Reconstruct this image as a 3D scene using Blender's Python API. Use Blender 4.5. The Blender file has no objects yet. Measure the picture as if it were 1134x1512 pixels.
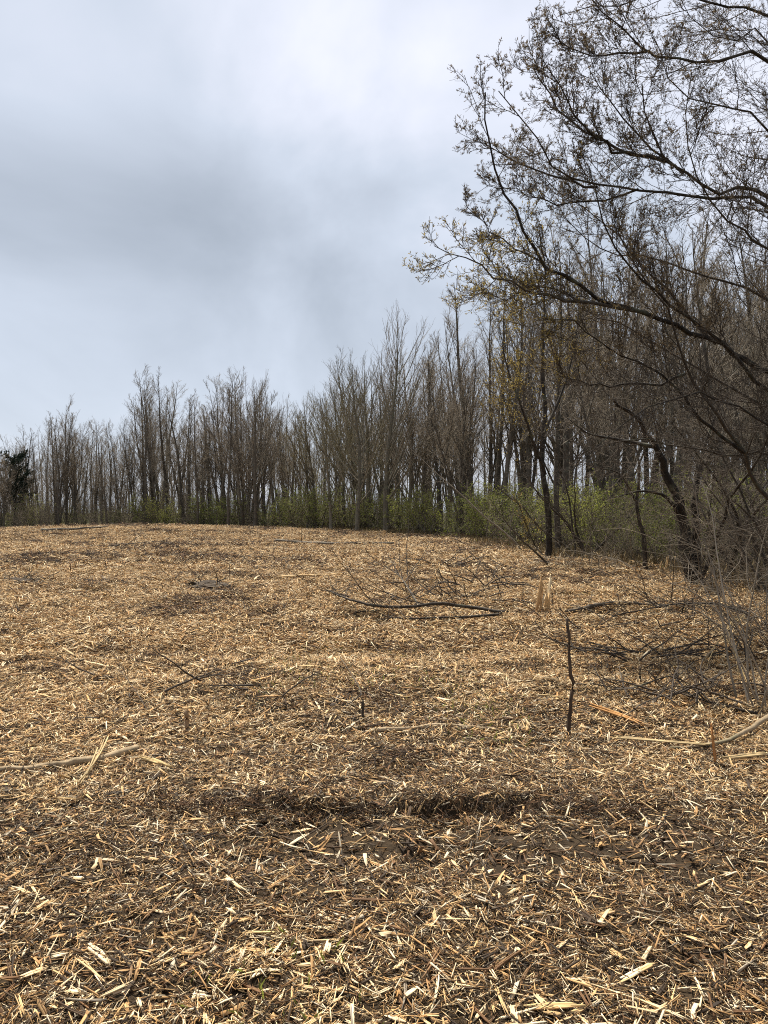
import bpy, math, random
import numpy as np
from mathutils import Vector, Matrix

# ------------------------------------------------------------------ camera, world, sun, exposure
S = bpy.context.scene
COL = S.collection
F = 1092.0                      # focal length in pixels of the 1134 x 1512 photograph
CAMZ = 1.6
cam_d = bpy.data.cameras.new('camera'); cam = bpy.data.objects.new('camera', cam_d); COL.objects.link(cam)
cam_d.sensor_fit = 'VERTICAL'; cam_d.sensor_height = 24.0; cam_d.lens = 24.0 * F / 1512.0
cam_d.clip_start = 0.05; cam_d.clip_end = 3000
cam.location = (0, 0, CAMZ); cam.rotation_euler = (math.radians(90), 0, 0)
S.camera = cam
S.render.engine = 'CYCLES'
S.cycles.use_denoising = False
S.cycles.max_bounces = 5; S.cycles.diffuse_bounces = 3; S.cycles.transparent_max_bounces = 4
S.cycles.use_adaptive_sampling = False; S.cycles.sample_clamp_indirect = 2.0; S.cycles.sample_clamp_direct = 5.0; S.cycles.caustics_reflective = False; S.cycles.caustics_refractive = False
S.cycles.filter_width = 1.05
S.view_settings.view_transform = 'Standard'; S.view_settings.look = 'None'
S.view_settings.gamma = 1; S.view_settings.use_curve_mapping = False
S.view_settings.exposure = 0.95

SUN_EL, SUN_AZ = math.radians(58), math.radians(-18)      # azimuth to the right of the view direction (+Y)
sd = Vector((math.sin(SUN_AZ) * math.cos(SUN_EL), math.cos(SUN_AZ) * math.cos(SUN_EL), math.sin(SUN_EL)))
sun_d = bpy.data.lights.new('sun', 'SUN'); sun = bpy.data.objects.new('sun', sun_d); COL.objects.link(sun)
sun_d.energy = 5.0; sun_d.angle = math.radians(3); sun_d.color = (1.0, 0.94, 0.83)
sun.rotation_euler = sd.to_track_quat('Z', 'Y').to_euler(); sun.location = (0, 0, 40)

W = bpy.data.worlds.new('World'); S.world = W; W.use_nodes = True
wt = W.node_tree; wn = wt.nodes; wl = wt.links
wn.clear()
def wnode(t, **k):
    n = wn.new(t)
    for a, b in k.items(): setattr(n, a, b)
    return n
out = wnode('ShaderNodeOutputWorld')
sky = wnode('ShaderNodeTexSky', sky_type='NISHITA', sun_disc=False, sun_elevation=SUN_EL, sun_rotation=SUN_AZ)
bg1 = wnode('ShaderNodeBackground'); bg1.inputs[1].default_value = 0.1
wl.new(sky.outputs[0], bg1.inputs[0])
tc = wnode('ShaderNodeTexCoord')
sep = wnode('ShaderNodeSeparateXYZ'); wl.new(tc.outputs['Generated'], sep.inputs[0])
az_ = wnode('ShaderNodeMath', operation='ABSOLUTE'); wl.new(sep.outputs[2], az_.inputs[0])
den = wnode('ShaderNodeMath', operation='ADD'); wl.new(az_.outputs[0], den.inputs[0]); den.inputs[1].default_value = 0.95
dv = wnode('ShaderNodeVectorMath', operation='DIVIDE'); wl.new(tc.outputs['Generated'], dv.inputs[0])
cmb = wnode('ShaderNodeCombineXYZ')
for i in range(3): wl.new(den.outputs[0], cmb.inputs[i])
wl.new(cmb.outputs[0], dv.inputs[1])
mp = wnode('ShaderNodeMapping'); wl.new(dv.outputs[0], mp.inputs[0])
mp.inputs['Location'].default_value = (3.35, 1.9, 0.0); mp.inputs['Scale'].default_value = (1.0, 1.0, 1.0)
nz = wnode('ShaderNodeTexNoise'); wl.new(mp.outputs[0], nz.inputs[0])
nz.inputs['Scale'].default_value = 3.0; nz.inputs['Detail'].default_value = 6; nz.inputs['Roughness'].default_value = 0.50
nz.inputs['Distortion'].default_value = 0.35
# the broad grey cloud bank that hangs over the far wood
def blob(px, py, r0, r1, amt):
    c = Vector(((px - 567) / F, 1.0, (756 - py) / F)).normalized()
    ds = wnode('ShaderNodeVectorMath', operation='DISTANCE'); ds.inputs[1].default_value = c
    ad = wnode('ShaderNodeVectorMath', operation='ADD'); wl.new(tc.outputs['Generated'], ad.inputs[0])
    sc = wnode('ShaderNodeVectorMath', operation='SCALE'); sc.inputs['Scale'].default_value = 0.30
    sb = wnode('ShaderNodeVectorMath', operation='SUBTRACT'); sb.inputs[1].default_value = (0.5, 0.5, 0.5)
    wl.new(nz.outputs['Color'], sb.inputs[0]); wl.new(sb.outputs[0], sc.inputs[0]); wl.new(sc.outputs[0], ad.inputs[1])
    wl.new(ad.outputs[0], ds.inputs[0])
    mr = wnode('ShaderNodeMapRange', interpolation_type='SMOOTHSTEP')
    mr.inputs['From Min'].default_value = r0; mr.inputs['From Max'].default_value = r1
    mr.inputs['To Min'].default_value = amt; mr.inputs['To Max'].default_value = 0.0
    wl.new(ds.outputs['Value'], mr.inputs['Value'])
    return mr.outputs[0]
acc = nz.outputs['Fac']
for b in ((390, 400, 0.0, 0.28, -0.16), (170, 270, 0.0, 0.30, -0.09), (640, 90, 0.03, 0.38, 0.17), (60, 90, 0.0, 0.18, 0.06), (720, 330, 0.02, 0.24, 0.05), (40, 540, 0.0, 0.26, -0.09)):
    a = wnode('ShaderNodeMath', operation='ADD'); wl.new(acc, a.inputs[0]); wl.new(blob(*b), a.inputs[1]); acc = a.outputs[0]
cr = wnode('ShaderNodeValToRGB'); wl.new(acc, cr.inputs[0])
cr.color_ramp.elements[0].position = 0.16; cr.color_ramp.elements[0].color = (0.196, 0.222, 0.258, 1)
cr.color_ramp.elements[1].position = 0.86; cr.color_ramp.elements[1].color = (0.570, 0.570, 0.630, 1)
e = cr.color_ramp.elements.new(0.5); e.color = (0.338, 0.372, 0.428, 1)
bg2 = wnode('ShaderNodeBackground'); bg2.inputs[1].default_value = 1.0; wl.new(cr.outputs[0], bg2.inputs[0])
mx = wnode('ShaderNodeMixShader'); mx.inputs[0].default_value = 0.94
wl.new(bg1.outputs[0], mx.inputs[1]); wl.new(bg2.outputs[0], mx.inputs[2]); wl.new(mx.outputs[0], out.inputs[0])

# ------------------------------------------------------------------ helpers
RNG = np.random.default_rng(7)
def vnoise(x, y, seed=0):
    x = np.asarray(x, float); y = np.asarray(y, float)
    xi = np.floor(x).astype(np.int64); yi = np.floor(y).astype(np.int64)
    fx = x - xi; fy = y - yi
    fx = fx * fx * (3 - 2 * fx); fy = fy * fy * (3 - 2 * fy)
    def hsh(a, b):
        n = (a * 374761393 + b * 668265263 + seed * 974711) & 0x7fffffff
        n = ((n ^ (n >> 13)) * 1274126177) & 0x7fffffff
        return ((n ^ (n >> 16)) & 0xffff) / 65535.0
    a = hsh(xi, yi); b = hsh(xi + 1, yi); c = hsh(xi, yi + 1); d = hsh(xi + 1, yi + 1)
    return (a * (1 - fx) + b * fx) * (1 - fy) + (c * (1 - fx) + d * fx) * fy
def fbm(x, y, seed=0, o=3):
    s = 0; a = 0.5; f = 1.0
    for i in range(o):
        s = s + a * (vnoise(x * f, y * f, seed + i) - 0.5); a *= 0.5; f *= 2.1
    return s * 2
def sstep(a, b, x):
    t = np.clip((x - a) / (b - a), 0, 1); return t * t * (3 - 2 * t)

XR_Y = [-60, 0, 8, 12, 15, 18.6, 25, 34, 43, 52, 60, 900]; XR_X = [12, 11, 9.6, 8.8, 8.1, 7.7, 6.8, 6.1, 5.4, 3.5, 2.0, 2.0]
YF_X = [-900, -40, -31, -20, -9.5, -3, 0, 3, 5, 7, 900]; YF_Y = [62, 62, 62, 64, 63, 56, 52.5, 48.5, 44.5, 43, 43]
def inside(x, y):               # > 0 in the clearing, metres to the edge of the wood
    x = np.asarray(x, float); y = np.asarray(y, float)
    m = np.minimum(np.interp(y, XR_Y, XR_X) - x, np.interp(x, YF_X, YF_Y) - y)
    return m + 1.2 * fbm(x * 0.45, y * 0.45, 31, 3)
def H(x, y):
    x = np.asarray(x, float); y = np.asarray(y, float)
    z = 0.10 * fbm(x / 9, y / 9, 1, 2) * sstep(3, 14, y)
    z = z + 0.12 * fbm(x / 1.7, y / 1.7, 5, 2) * sstep(3.5, 9, y)
    z = z + (0.036 + 0.06 * sstep(4.2, 8, y)) * fbm(x / 0.55, y / 0.45, 9, 3)
    z = z + 0.022 * fbm(x / 0.10, y / 0.09, 14, 3) * (1 - sstep(9, 15, y))
    # rut with a broken lip on its far side
    lip = 4.02 + 0.16 * fbm(x / 0.45, 0 * x, 21, 3) + 0.05 * fbm(x / 0.07, 0 * x, 27, 2)
    wx = sstep(-0.9, -0.25, x) * (1 - sstep(0.70, 1.1, x))
    dep = sstep(2.7, 3.7, y) * (1 - sstep(lip - 0.02, lip + 0.035, y))
    z = z - dep * (0.012 + 0.085 * wx * np.clip(0.55 + 1.5 * fbm(x / 0.28, y / 0.9, 23, 3), 0.08, 1.1))
    z = z + 0.03 * wx * np.exp(-((y - lip - 0.12) / 0.14) ** 2)
    # low mound in front of the far wood
    z = z + 0.54 * np.exp(-((x + 17) / 13) ** 2 - ((y - 54) / 9) ** 2)
    z = z + 0.10 * np.exp(-((x - 9.5) / 2.5) ** 2 - ((y - 16) / 6) ** 2)
    return z
def h(x, y): return float(H(x, y))
def P(px, py, d): return Vector(((px - 567) / F * d, d, CAMZ - (py - 756) / F * d))
def G(px, py, lift=0.0):        # point of the ground seen at a pixel of the photograph
    kx = (px - 567) / F; ky = (py - 756) / F
    d = 1.2
    while d < 400:
        if CAMZ - ky * d < h(kx * d, d): break
        d *= 1.008
    return Vector((kx * d, d, h(kx * d, d) + lift))

def mesh(name, V, quads=None, tris=None, smooth=False):
    V = np.asarray(V, np.float32).reshape(-1, 3)
    me = bpy.data.meshes.new(name)
    q = np.zeros((0, 4), np.int32) if quads is None or len(quads) == 0 else np.asarray(quads, np.int32)
    t = np.zeros((0, 3), np.int32) if tris is None or len(tris) == 0 else np.asarray(tris, np.int32)
    me.vertices.add(len(V)); me.vertices.foreach_set('co', V.ravel())
    me.loops.add(q.size + t.size)
    me.loops.foreach_set('vertex_index', np.concatenate([q.ravel(), t.ravel()]))
    n = len(q) + len(t); me.polygons.add(n)
    ls = np.concatenate([np.arange(len(q)) * 4, q.size + np.arange(len(t)) * 3]).astype(np.int32)
    me.polygons.foreach_set('loop_start', ls)
    if smooth: me.polygons.foreach_set('use_smooth', np.ones(n, bool))
    me.update(calc_edges=True); me.validate()
    return me
def link(name, data, mat=None, parent=None, **props):
    o = bpy.data.objects.new(name, data); COL.objects.link(o)
    if mat is not None and data is not None and not data.materials: data.materials.append(mat)
    if parent is not None: o.parent = parent
    for k, v in props.items(): o[k] = v
    return o
def thing(name, label, cat, loc=(0, 0, 0), rz=0.0, group=None, data=None, mat=None):
    o = link(name, data, mat); o.location = loc; o.rotation_euler = (0, 0, rz)
    o['label'] = label; o['category'] = cat
    if group: o['group'] = group
    return o

def tubes(branches, kfun=None):
    """branches: (points n x 3, radii n, sides) -> vertices, quads; one batch per (n, sides)"""
    groups = {}
    for p, r, k in branches: groups.setdefault((len(p), k), []).append((p, r))
    Vs, Qs, off = [], [], 0
    for (n, k), L in groups.items():
        Pn = np.array([np.asarray(a[0], float) for a in L]); R = np.array([a[1] for a in L], float)
        T = np.gradient(Pn, axis=1); T /= np.linalg.norm(T, axis=2, keepdims=True) + 1e-9
        ref = np.zeros_like(T); m = np.abs(T[:, :1, 2]) > 0.9
        ref[..., 0] = np.where(m, 1.0, 0.0); ref[..., 2] = np.where(m, 0.0, 1.0)
        A = np.cross(T, ref); A /= np.linalg.norm(A, axis=2, keepdims=True) + 1e-9
        B = np.cross(T, A)
        th = np.arange(k) * 2 * math.pi / k
        V = Pn[:, :, None, :] + R[:, :, None, None] * (A[:, :, None, :] * np.cos(th)[None, None, :, None] + B[:, :, None, :] * np.sin(th)[None, None, :, None])
        b = len(L)
        idx = (np.arange(b)[:, None, None] * n + np.arange(n - 1)[None, :, None]) * k
        j = np.arange(k)[None, None, :]; j2 = (j + 1) % k
        q = np.stack([idx + j, idx + j2, idx + k + j2, idx + k + j], -1).reshape(-1, 4) + off
        Vs.append(V.reshape(-1, 3)); Qs.append(q); off += b * n * k
    return np.concatenate(Vs), np.concatenate(Qs)
def tube_mesh(name, branches):
    v, q = tubes(branches); return mesh(name, v, q, smooth=True)

def spline(pts, n):
    pts = [Vector(p) for p in pts]
    q = [pts[0] * 2 - pts[1]] + pts + [pts[-1] * 2 - pts[-2]]
    L = [0.0]
    for a, b in zip(pts, pts[1:]): L.append(L[-1] + (b - a).length)
    o = []
    for i in range(n):
        s = L[-1] * i / (n - 1); k = 0
        while k < len(L) - 2 and s > L[k + 1]: k += 1
        t = (s - L[k]) / max(1e-6, L[k + 1] - L[k]); a, b, c, d = q[k:k + 4]
        o.append(0.5 * ((2 * b) + (c - a) * t + (2 * a - 5 * b + 4 * c - d) * t * t + (3 * b - a - 3 * c + d) * t ** 3))
    return o
def grow(rn, p, d, L, r0, r1, n, wob, up):
    pts = [(p[0], p[1], p[2])]; rad = [r0]; dx, dy, dz = d; x, y, z = p; st = L / (n - 1)
    for i in range(1, n):
        dx += rn.gauss(0, wob); dy += rn.gauss(0, wob); dz += rn.gauss(0, wob) + up
        q = 1 / math.sqrt(dx * dx + dy * dy + dz * dz + 1e-9); dx *= q; dy *= q; dz *= q
        x += dx * st; y += dy * st; z += dz * st
        pts.append((x, y, z)); rad.append(r0 + (r1 - r0) * i / (n - 1))
    return pts, rad
def side_dir(rn, T, ang, az=None, flat=0.0):
    T = Vector(T).normalized(); a = T.orthogonal().normalized(); b = T.cross(a)
    az = rn.uniform(0, 2 * math.pi) if az is None else az
    s = (a * math.cos(az) + b * math.sin(az))
    if flat: s.z *= (1 - flat); s = s.normalized() if s.length > 1e-3 else a
    return T * math.cos(ang) + s * math.sin(ang)
def ramify(rn, parent, specs, lvl, out, tips):
    pts, rad, plen = parent
    sp = specs[lvl]; n = rn.randint(*sp['n']); m = len(pts) - 1
    for i in range(n):
        u = (i + rn.random()) / n
        t = sp['t'][0] + (sp['t'][1] - sp['t'][0]) * u
        f = t * m; k = min(int(f), m - 1); w = f - k
        a, b = pts[k], pts[k + 1]
        p = tuple(a[j] + (b[j] - a[j]) * w for j in range(3))
        T = tuple(b[j] - a[j] for j in range(3)); rp = rad[k] + (rad[k + 1] - rad[k]) * w
        L = plen * rn.uniform(*sp['len']) * (1 - sp.get('tap', 0.5) * u)
        if L < 0.04: continue
        d = side_dir(rn, T, math.radians(rn.uniform(*sp['ang'])), flat=sp.get('flat', 0))
        r = min(rp * 0.8, max(sp['rmin'], L * sp.get('thick', 0.012)))
        bp, br = grow(rn, p, d, L, r, max(sp['rmin'] * 0.55, r * 0.3), sp['seg'], sp['wob'], sp['up'])
        out.append((bp, br, sp['k']))
        if lvl + 1 < len(specs): ramify(rn, (bp, br, L), specs, lvl + 1, out, tips)
        if lvl + 1 >= len(specs) or sp.get('tips'): tips.append(bp)
def leaf_mesh(name, pos, dirs, size, width, rs, fold=0.25):
    """diamond leaf blades at pos pointing along dirs"""
    N = len(pos); pos = np.asarray(pos, float); dirs = np.asarray(dirs, float)
    dirs = dirs / (np.linalg.norm(dirs, axis=1, keepdims=True) + 1e-9)
    sz = (size * rs.uniform(0.6, 1.35, N))[:, None]
    s = np.cross(dirs, rs.normal(size=(N, 3))); s /= np.linalg.norm(s, axis=1, keepdims=True) + 1e-9
    nn = np.cross(dirs, s)
    mid = pos + dirs * sz * 0.5 + nn * sz * 0.08
    V = np.stack([pos, mid + s * sz * width * 0.5 + nn * sz * fold * width, pos + dirs * sz, mid - s * sz * width * 0.5 + nn * sz * fold * width], 1)
    b = np.arange(N)[:, None] * 4
    T = np.concatenate([b + np.array([[0, 1, 2]]), b + np.array([[0, 2, 3]])], 0)
    return mesh(name, V.reshape(-1, 3), tris=T)
def tip_leaves(name, tips, per, size, width, rs, spread=0.7, frac=(0.25, 1.0), keep=1.0, up=0.2):
    pos, dr = [], []
    for bp in tips:
        if rs.random() > keep: continue
        m = len(bp) - 1
        for i in range(per):
            f = rs.uniform(*frac) * m; k = min(int(f), m - 1); w = f - k
            a, b = np.array(bp[k]), np.array(bp[k + 1])
            T = b - a; T = T / (np.linalg.norm(T) + 1e-9)
            pos.append(a + (b - a) * w); dr.append(T + rs.normal(0, spread, 3) + np.array([0, 0, up]))
    return leaf_mesh(name, pos, dr, size, width, rs)

# ------------------------------------------------------------------ materials
def mat(name):
    m = bpy.data.materials.new(name); m.use_nodes = True
    nt = m.node_tree; b = nt.nodes['Principled BSDF']; b.inputs['Specular IOR Level'].default_value = 0.2
    b.inputs['Roughness'].default_value = 0.85
    return m, nt, b
def ramp(nt, fac, stops, mode='LINEAR'):
    r = nt.nodes.new('ShaderNodeValToRGB'); nt.links.new(fac, r.inputs[0]); r.color_ramp.interpolation = mode
    el = r.color_ramp.elements
    el[0].position, el[0].color = stops[0][0], (*stops[0][1], 1); el[1].position, el[1].color = stops[-1][0], (*stops[-1][1], 1)
    for p, c in stops[1:-1]: k = el.new(p); k.color = (*c, 1)
    return r.outputs[0]
def noise(nt, vec, scale, detail=4, rough=0.55, vscale=None):
    n = nt.nodes.new('ShaderNodeTexNoise'); n.inputs['Scale'].default_value = scale
    n.inputs['Detail'].default_value = detail; n.inputs['Roughness'].default_value = rough
    if vscale:
        mpp = nt.nodes.new('ShaderNodeMapping'); mpp.inputs['Scale'].default_value = vscale
        nt.links.new(vec, mpp.inputs[0]); vec = mpp.outputs[0]
    nt.links.new(vec, n.inputs[0]); return n.outputs['Fac']
def math_n(nt, op, a, b):
    n = nt.nodes.new('ShaderNodeMath'); n.operation = op
    for i, v in enumerate((a, b)):
        if v is None: continue
        if isinstance(v, (int, float)): n.inputs[i].default_value = v
        else: nt.links.new(v, n.inputs[i])
    return n.outputs[0]
def mixc(nt, f, a, b, typ='MIX'):
    n = nt.nodes.new('ShaderNodeMix'); n.data_type = 'RGBA'; n.blend_type = typ
    for i, v in ((0, f), (6, a), (7, b)):
        if isinstance(v, (int, float)): n.inputs[i].default_value = v
        elif isinstance(v, tuple): n.inputs[i].default_value = (*v, 1)
        else: nt.links.new(v, n.inputs[i])
    return n.outputs[2]
def bump(nt, b, fac, dist, strength=0.6):
    n = nt.nodes.new('ShaderNodeBump'); n.inputs['Distance'].default_value = dist; n.inputs['Strength'].default_value = strength
    nt.links.new(fac, n.inputs['Height']); nt.links.new(n.outputs[0], b.inputs['Normal'])
def coord(nt, which='Object'):
    return nt.nodes.new('ShaderNodeTexCoord').outputs[which]
def orand(nt): return nt.nodes.new('ShaderNodeObjectInfo').outputs['Random']
def bark_mat(name, dark, light, lichen=None, scale=9.0):
    m, nt, b = mat(name); c = coord(nt)
    f = noise(nt, c, scale, 5, 0.65, (1, 1, 0.28))
    f2 = math_n(nt, 'ADD', f, math_n(nt, 'MULTIPLY', math_n(nt, 'SUBTRACT', orand(nt), 0.5), 0.35))
    col = ramp(nt, f2, [(0.3, dark), (0.72, light)])
    if lichen:
        g = ramp(nt, noise(nt, c, 3.1, 4, 0.6), [(0.55, (0, 0, 0)), (0.7, (1, 1, 1))])
        col = mixc(nt, g, col, lichen)
    nt.links.new(col, b.inputs['Base Color']); bump(nt, b, f, 0.012, 0.7)
    return m
def leaf_mat(name, stops, trans=0.5):
    m, nt, b = mat(name); c = coord(nt)
    f = noise(nt, c, 1.7, 3, 0.6)
    f = math_n(nt, 'ADD', math_n(nt, 'MULTIPLY', f, 0.55), math_n(nt, 'MULTIPLY', orand(nt), 0.45))
    col = ramp(nt, f, stops)
    nt.links.new(col, b.inputs['Base Color']); b.inputs['Roughness'].default_value = 0.6
    tr = nt.nodes.new('ShaderNodeBsdfTranslucent'); nt.links.new(col, tr.inputs[0])
    ms = nt.nodes.new('ShaderNodeMixShader'); ms.inputs[0].default_value = trans
    nt.links.new(b.outputs[0], ms.inputs[1]); nt.links.new(tr.outputs[0], ms.inputs[2])
    nt.links.new(ms.outputs[0], nt.nodes['Material Output'].inputs[0])
    return m
def wood_mat(name, stops, grain=0.35):
    """split wood: tint picked per piece, grain along local X"""
    m, nt, b = mat(name); c = coord(nt)
    at = nt.nodes.new('ShaderNodeAttribute'); at.attribute_name = 'shade'; at.attribute_type = 'GEOMETRY'
    t = math_n(nt, 'FRACT', math_n(nt, 'ADD', orand(nt), at.outputs['Fac']), None)
    g = noise(nt, c, 60, 4, 0.6, (0.08, 1, 1))
    t2 = math_n(nt, 'ADD', t, math_n(nt, 'MULTIPLY', math_n(nt, 'SUBTRACT', g, 0.5), 0.22))
    col = ramp(nt, t2, stops)
    k = ramp(nt, g, [(0.3, (1 - grain,) * 3), (0.65, (1.0, 1.0, 1.0))])
    col = mixc(nt, 1.0, col, k, 'MULTIPLY')
    nt.links.new(col, b.inputs['Base Color']); bump(nt, b, g, 0.002, 0.6); b.inputs['Roughness'].default_value = 0.75
    return m

M = {}
M['bark_wood'] = bark_mat('bark_wood', (0.046, 0.038, 0.029), (0.135, 0.112, 0.085), (0.12, 0.12, 0.09))
M['twig_wood'] = bark_mat('twig_wood', (0.155, 0.125, 0.092), (0.32, 0.27, 0.205))
M['twig_olive'] = bark_mat('twig_olive', (0.16, 0.135, 0.075), (0.30, 0.26, 0.15))
M['bark_smooth'] = bark_mat('bark_smooth', (0.085, 0.074, 0.054), (0.20, 0.176, 0.132), (0.15, 0.16, 0.11))
M['bark_dark'] = bark_mat('bark_dark', (0.022, 0.017, 0.013), (0.072, 0.057, 0.042), (0.085, 0.085, 0.055))
M['twig_dark'] = bark_mat('twig_dark', (0.034, 0.026, 0.020), (0.082, 0.064, 0.048))
M['twig_grey'] = bark_mat('twig_grey', (0.125, 0.103, 0.076), (0.31, 0.262, 0.20))
M['bark_tan'] = bark_mat('bark_tan', (0.17, 0.125, 0.075), (0.34, 0.255, 0.155), (0.13, 0.115, 0.065), scale=24)
M['twig_tangle'] = bark_mat('twig_tangle', (0.055, 0.043, 0.032), (0.17, 0.137, 0.102))
M['stick_brown'] = bark_mat('stick_brown', (0.045, 0.030, 0.020), (0.12, 0.078, 0.050), scale=22)
M['brush'] = bark_mat('brush', (0.115, 0.092, 0.066), (0.25, 0.205, 0.15))
M['leaf_green'] = leaf_mat('leaf_green', [(0.3, (0.105, 0.128, 0.025)), (0.5, (0.175, 0.200, 0.038)), (0.72, (0.265, 0.278, 0.060))])
M['leaf_bud'] = leaf_mat('leaf_bud', [(0.3, (0.17, 0.125, 0.075)), (0.55, (0.27, 0.20, 0.085)), (0.75, (0.36, 0.29, 0.10))])
M['leaf_opening'] = leaf_mat('leaf_opening', [(0.3, (0.10, 0.072, 0.042)), (0.58, (0.175, 0.125, 0.056)), (0.8, (0.28, 0.215, 0.07))])
M['leaf_yellow'] = leaf_mat('leaf_yellow', [(0.3, (0.20, 0.145, 0.042)), (0.7, (0.34, 0.265, 0.080))])
M['needle'] = leaf_mat('needle', [(0.3, (0.016, 0.026, 0.018)), (0.7, (0.040, 0.056, 0.036))], 0.1)
M['grass_dry'] = leaf_mat('grass_dry', [(0.3, (0.16, 0.115, 0.06)), (0.7, (0.36, 0.29, 0.16))], 0.2)
PALE = (0.69, 0.475, 0.230); CREAM = (0.84, 0.69, 0.46); TAN = (0.47, 0.265, 0.108); BRN = (0.18, 0.093, 0.042); DK = (0.060, 0.038, 0.021); ORG = (0.48, 0.25, 0.085); GRY = (0.34, 0.29, 0.22)
M['chip_pale'] = wood_mat('chip_pale', [(0.0, (0.035, 0.022, 0.014)), (0.12, DK), (0.22, BRN), (0.32, TAN), (0.48, PALE), (0.66, CREAM), (0.82, PALE), (0.91, ORG), (1.0, DK)])
M['chip_brown'] = wood_mat('chip_brown', [(0.0, (0.026, 0.017, 0.011)), (0.30, DK), (0.48, BRN), (0.60, (0.27, 0.165, 0.07)), (0.70, TAN), (0.80, PALE), (0.90, CREAM), (1.0, GRY)])
M['splint'] = wood_mat('splint', [(0.0, TAN), (0.35, PALE), (0.75, CREAM), (1.0, (0.60, 0.42, 0.18))], 0.45)
M['torn'] = wood_mat('torn', [(0.0, (0.36, 0.25, 0.12)), (0.6, (0.50, 0.37, 0.19)), (1.0, (0.56, 0.40, 0.18))], 0.6)
M['bark_strip'] = wood_mat('bark_strip', [(0.0, DK), (0.5, BRN), (0.8, (0.26, 0.15, 0.07)), (1.0, GRY)], 0.5)
M['heart'] = wood_mat('heart', [(0.0, (0.38, 0.17, 0.055)), (0.6, (0.50, 0.25, 0.08)), (1.0, (0.58, 0.36, 0.13))], 0.5)

def ground_material():
    m, nt, b = mat('ground_soil_and_mulch'); c = coord(nt)
    at = nt.nodes.new('ShaderNodeAttribute'); at.attribute_name = 'mulch'
    big = noise(nt, c, 0.55, 4, 0.6)
    mid = noise(nt, c, 5.0, 5, 0.65)
    fine = noise(nt, c, 70, 5, 0.7, (0.45, 1, 1))
    fib = noise(nt, c, 26, 6, 0.75, (1, 0.5, 1))
    soil = ramp(nt, mid, [(0.3, (0.026, 0.018, 0.011)), (0.7, (0.070, 0.048, 0.028))])
    tan = ramp(nt, fib, [(0.38, (0.030, 0.020, 0.011)), (0.52, (0.10, 0.064, 0.030)), (0.63, (0.27, 0.18, 0.08)), (0.74, (0.48, 0.35, 0.17))])
    k = math_n(nt, 'ADD', math_n(nt, 'MULTIPLY', big, 0.6), math_n(nt, 'MULTIPLY', fine, 0.5))
    sep = nt.nodes.new('ShaderNodeSeparateXYZ'); nt.links.new(c, sep.inputs[0])
    # the mulch cover is thick further out and thin over the rutted strip close by
    cover = nt.nodes.new('ShaderNodeMapRange'); nt.links.new(sep.outputs[1], cover.inputs[0])
    cover.inputs[1].default_value = 4.0; cover.inputs[2].default_value = 16.0; cover.inputs[3].default_value = -0.20; cover.inputs[4].default_value = 0.14
    k = math_n(nt, 'ADD', k, cover.outputs[0])
    kk = ramp(nt, k, [(0.42, (0, 0, 0)), (0.68, (1, 1, 1))])
    field = mixc(nt, kk, soil, tan)
    lit = ramp(nt, noise(nt, c, 9, 6, 0.75), [(0.32, (0.025, 0.020, 0.012)), (0.5, (0.060, 0.046, 0.026)), (0.66, (0.135, 0.095, 0.052))])
    moss = ramp(nt, noise(nt, c, 0.8, 4, 0.6), [(0.42, (0, 0, 0)), (0.62, (1, 1, 1))])
    lit = mixc(nt, moss, lit, (0.050, 0.062, 0.020))
    col = mixc(nt, at.outputs['Fac'], lit, field)
    nt.links.new(col, b.inputs['Base Color'])
    hh = math_n(nt, 'ADD', math_n(nt, 'MULTIPLY', fine, 0.5), fib)
    bump(nt, b, hh, 0.03, 0.9); b.inputs['Roughness'].default_value = 0.95; b.inputs['Specular IOR Level'].default_value = 0.1
    return m
M['ground'] = ground_material()

# ------------------------------------------------------------------ ground
def axis(dense0, dense1, step, lo, hi, g):
    a = list(np.arange(dense0, dense1, step)); s = step; x = a[-1]
    while x < hi: s *= g; x += s; a.append(x)
    s = step; x = dense0; b = []
    while x > lo: s *= g; x -= s; b.append(x)
    return np.array(b[::-1] + a)
xs = axis(-3.6, 3.9, 0.03, -900, 900, 1.075); ys = axis(2.0, 8.5, 0.028, -200, 1300, 1.032)
XX, YY = np.meshgrid(xs, ys); ZZ = H(XX, YY)
nx, ny = len(xs), len(ys)
ii = (np.arange(ny - 1)[:, None] * nx + np.arange(nx - 1)[None, :])
quads = np.stack([ii, ii + 1, ii + nx + 1, ii + nx], -1).reshape(-1, 4)
gm = mesh('ground', np.stack([XX, YY, ZZ], -1).reshape(-1, 3), quads, smooth=True)
a = gm.attributes.new('mulch', 'FLOAT', 'POINT'); a.data.foreach_set('value', sstep(-0.9, 0.7, inside(XX, YY)).ravel().astype(np.float32))
link('ground', gm, M['ground'], kind='structure')

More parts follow.
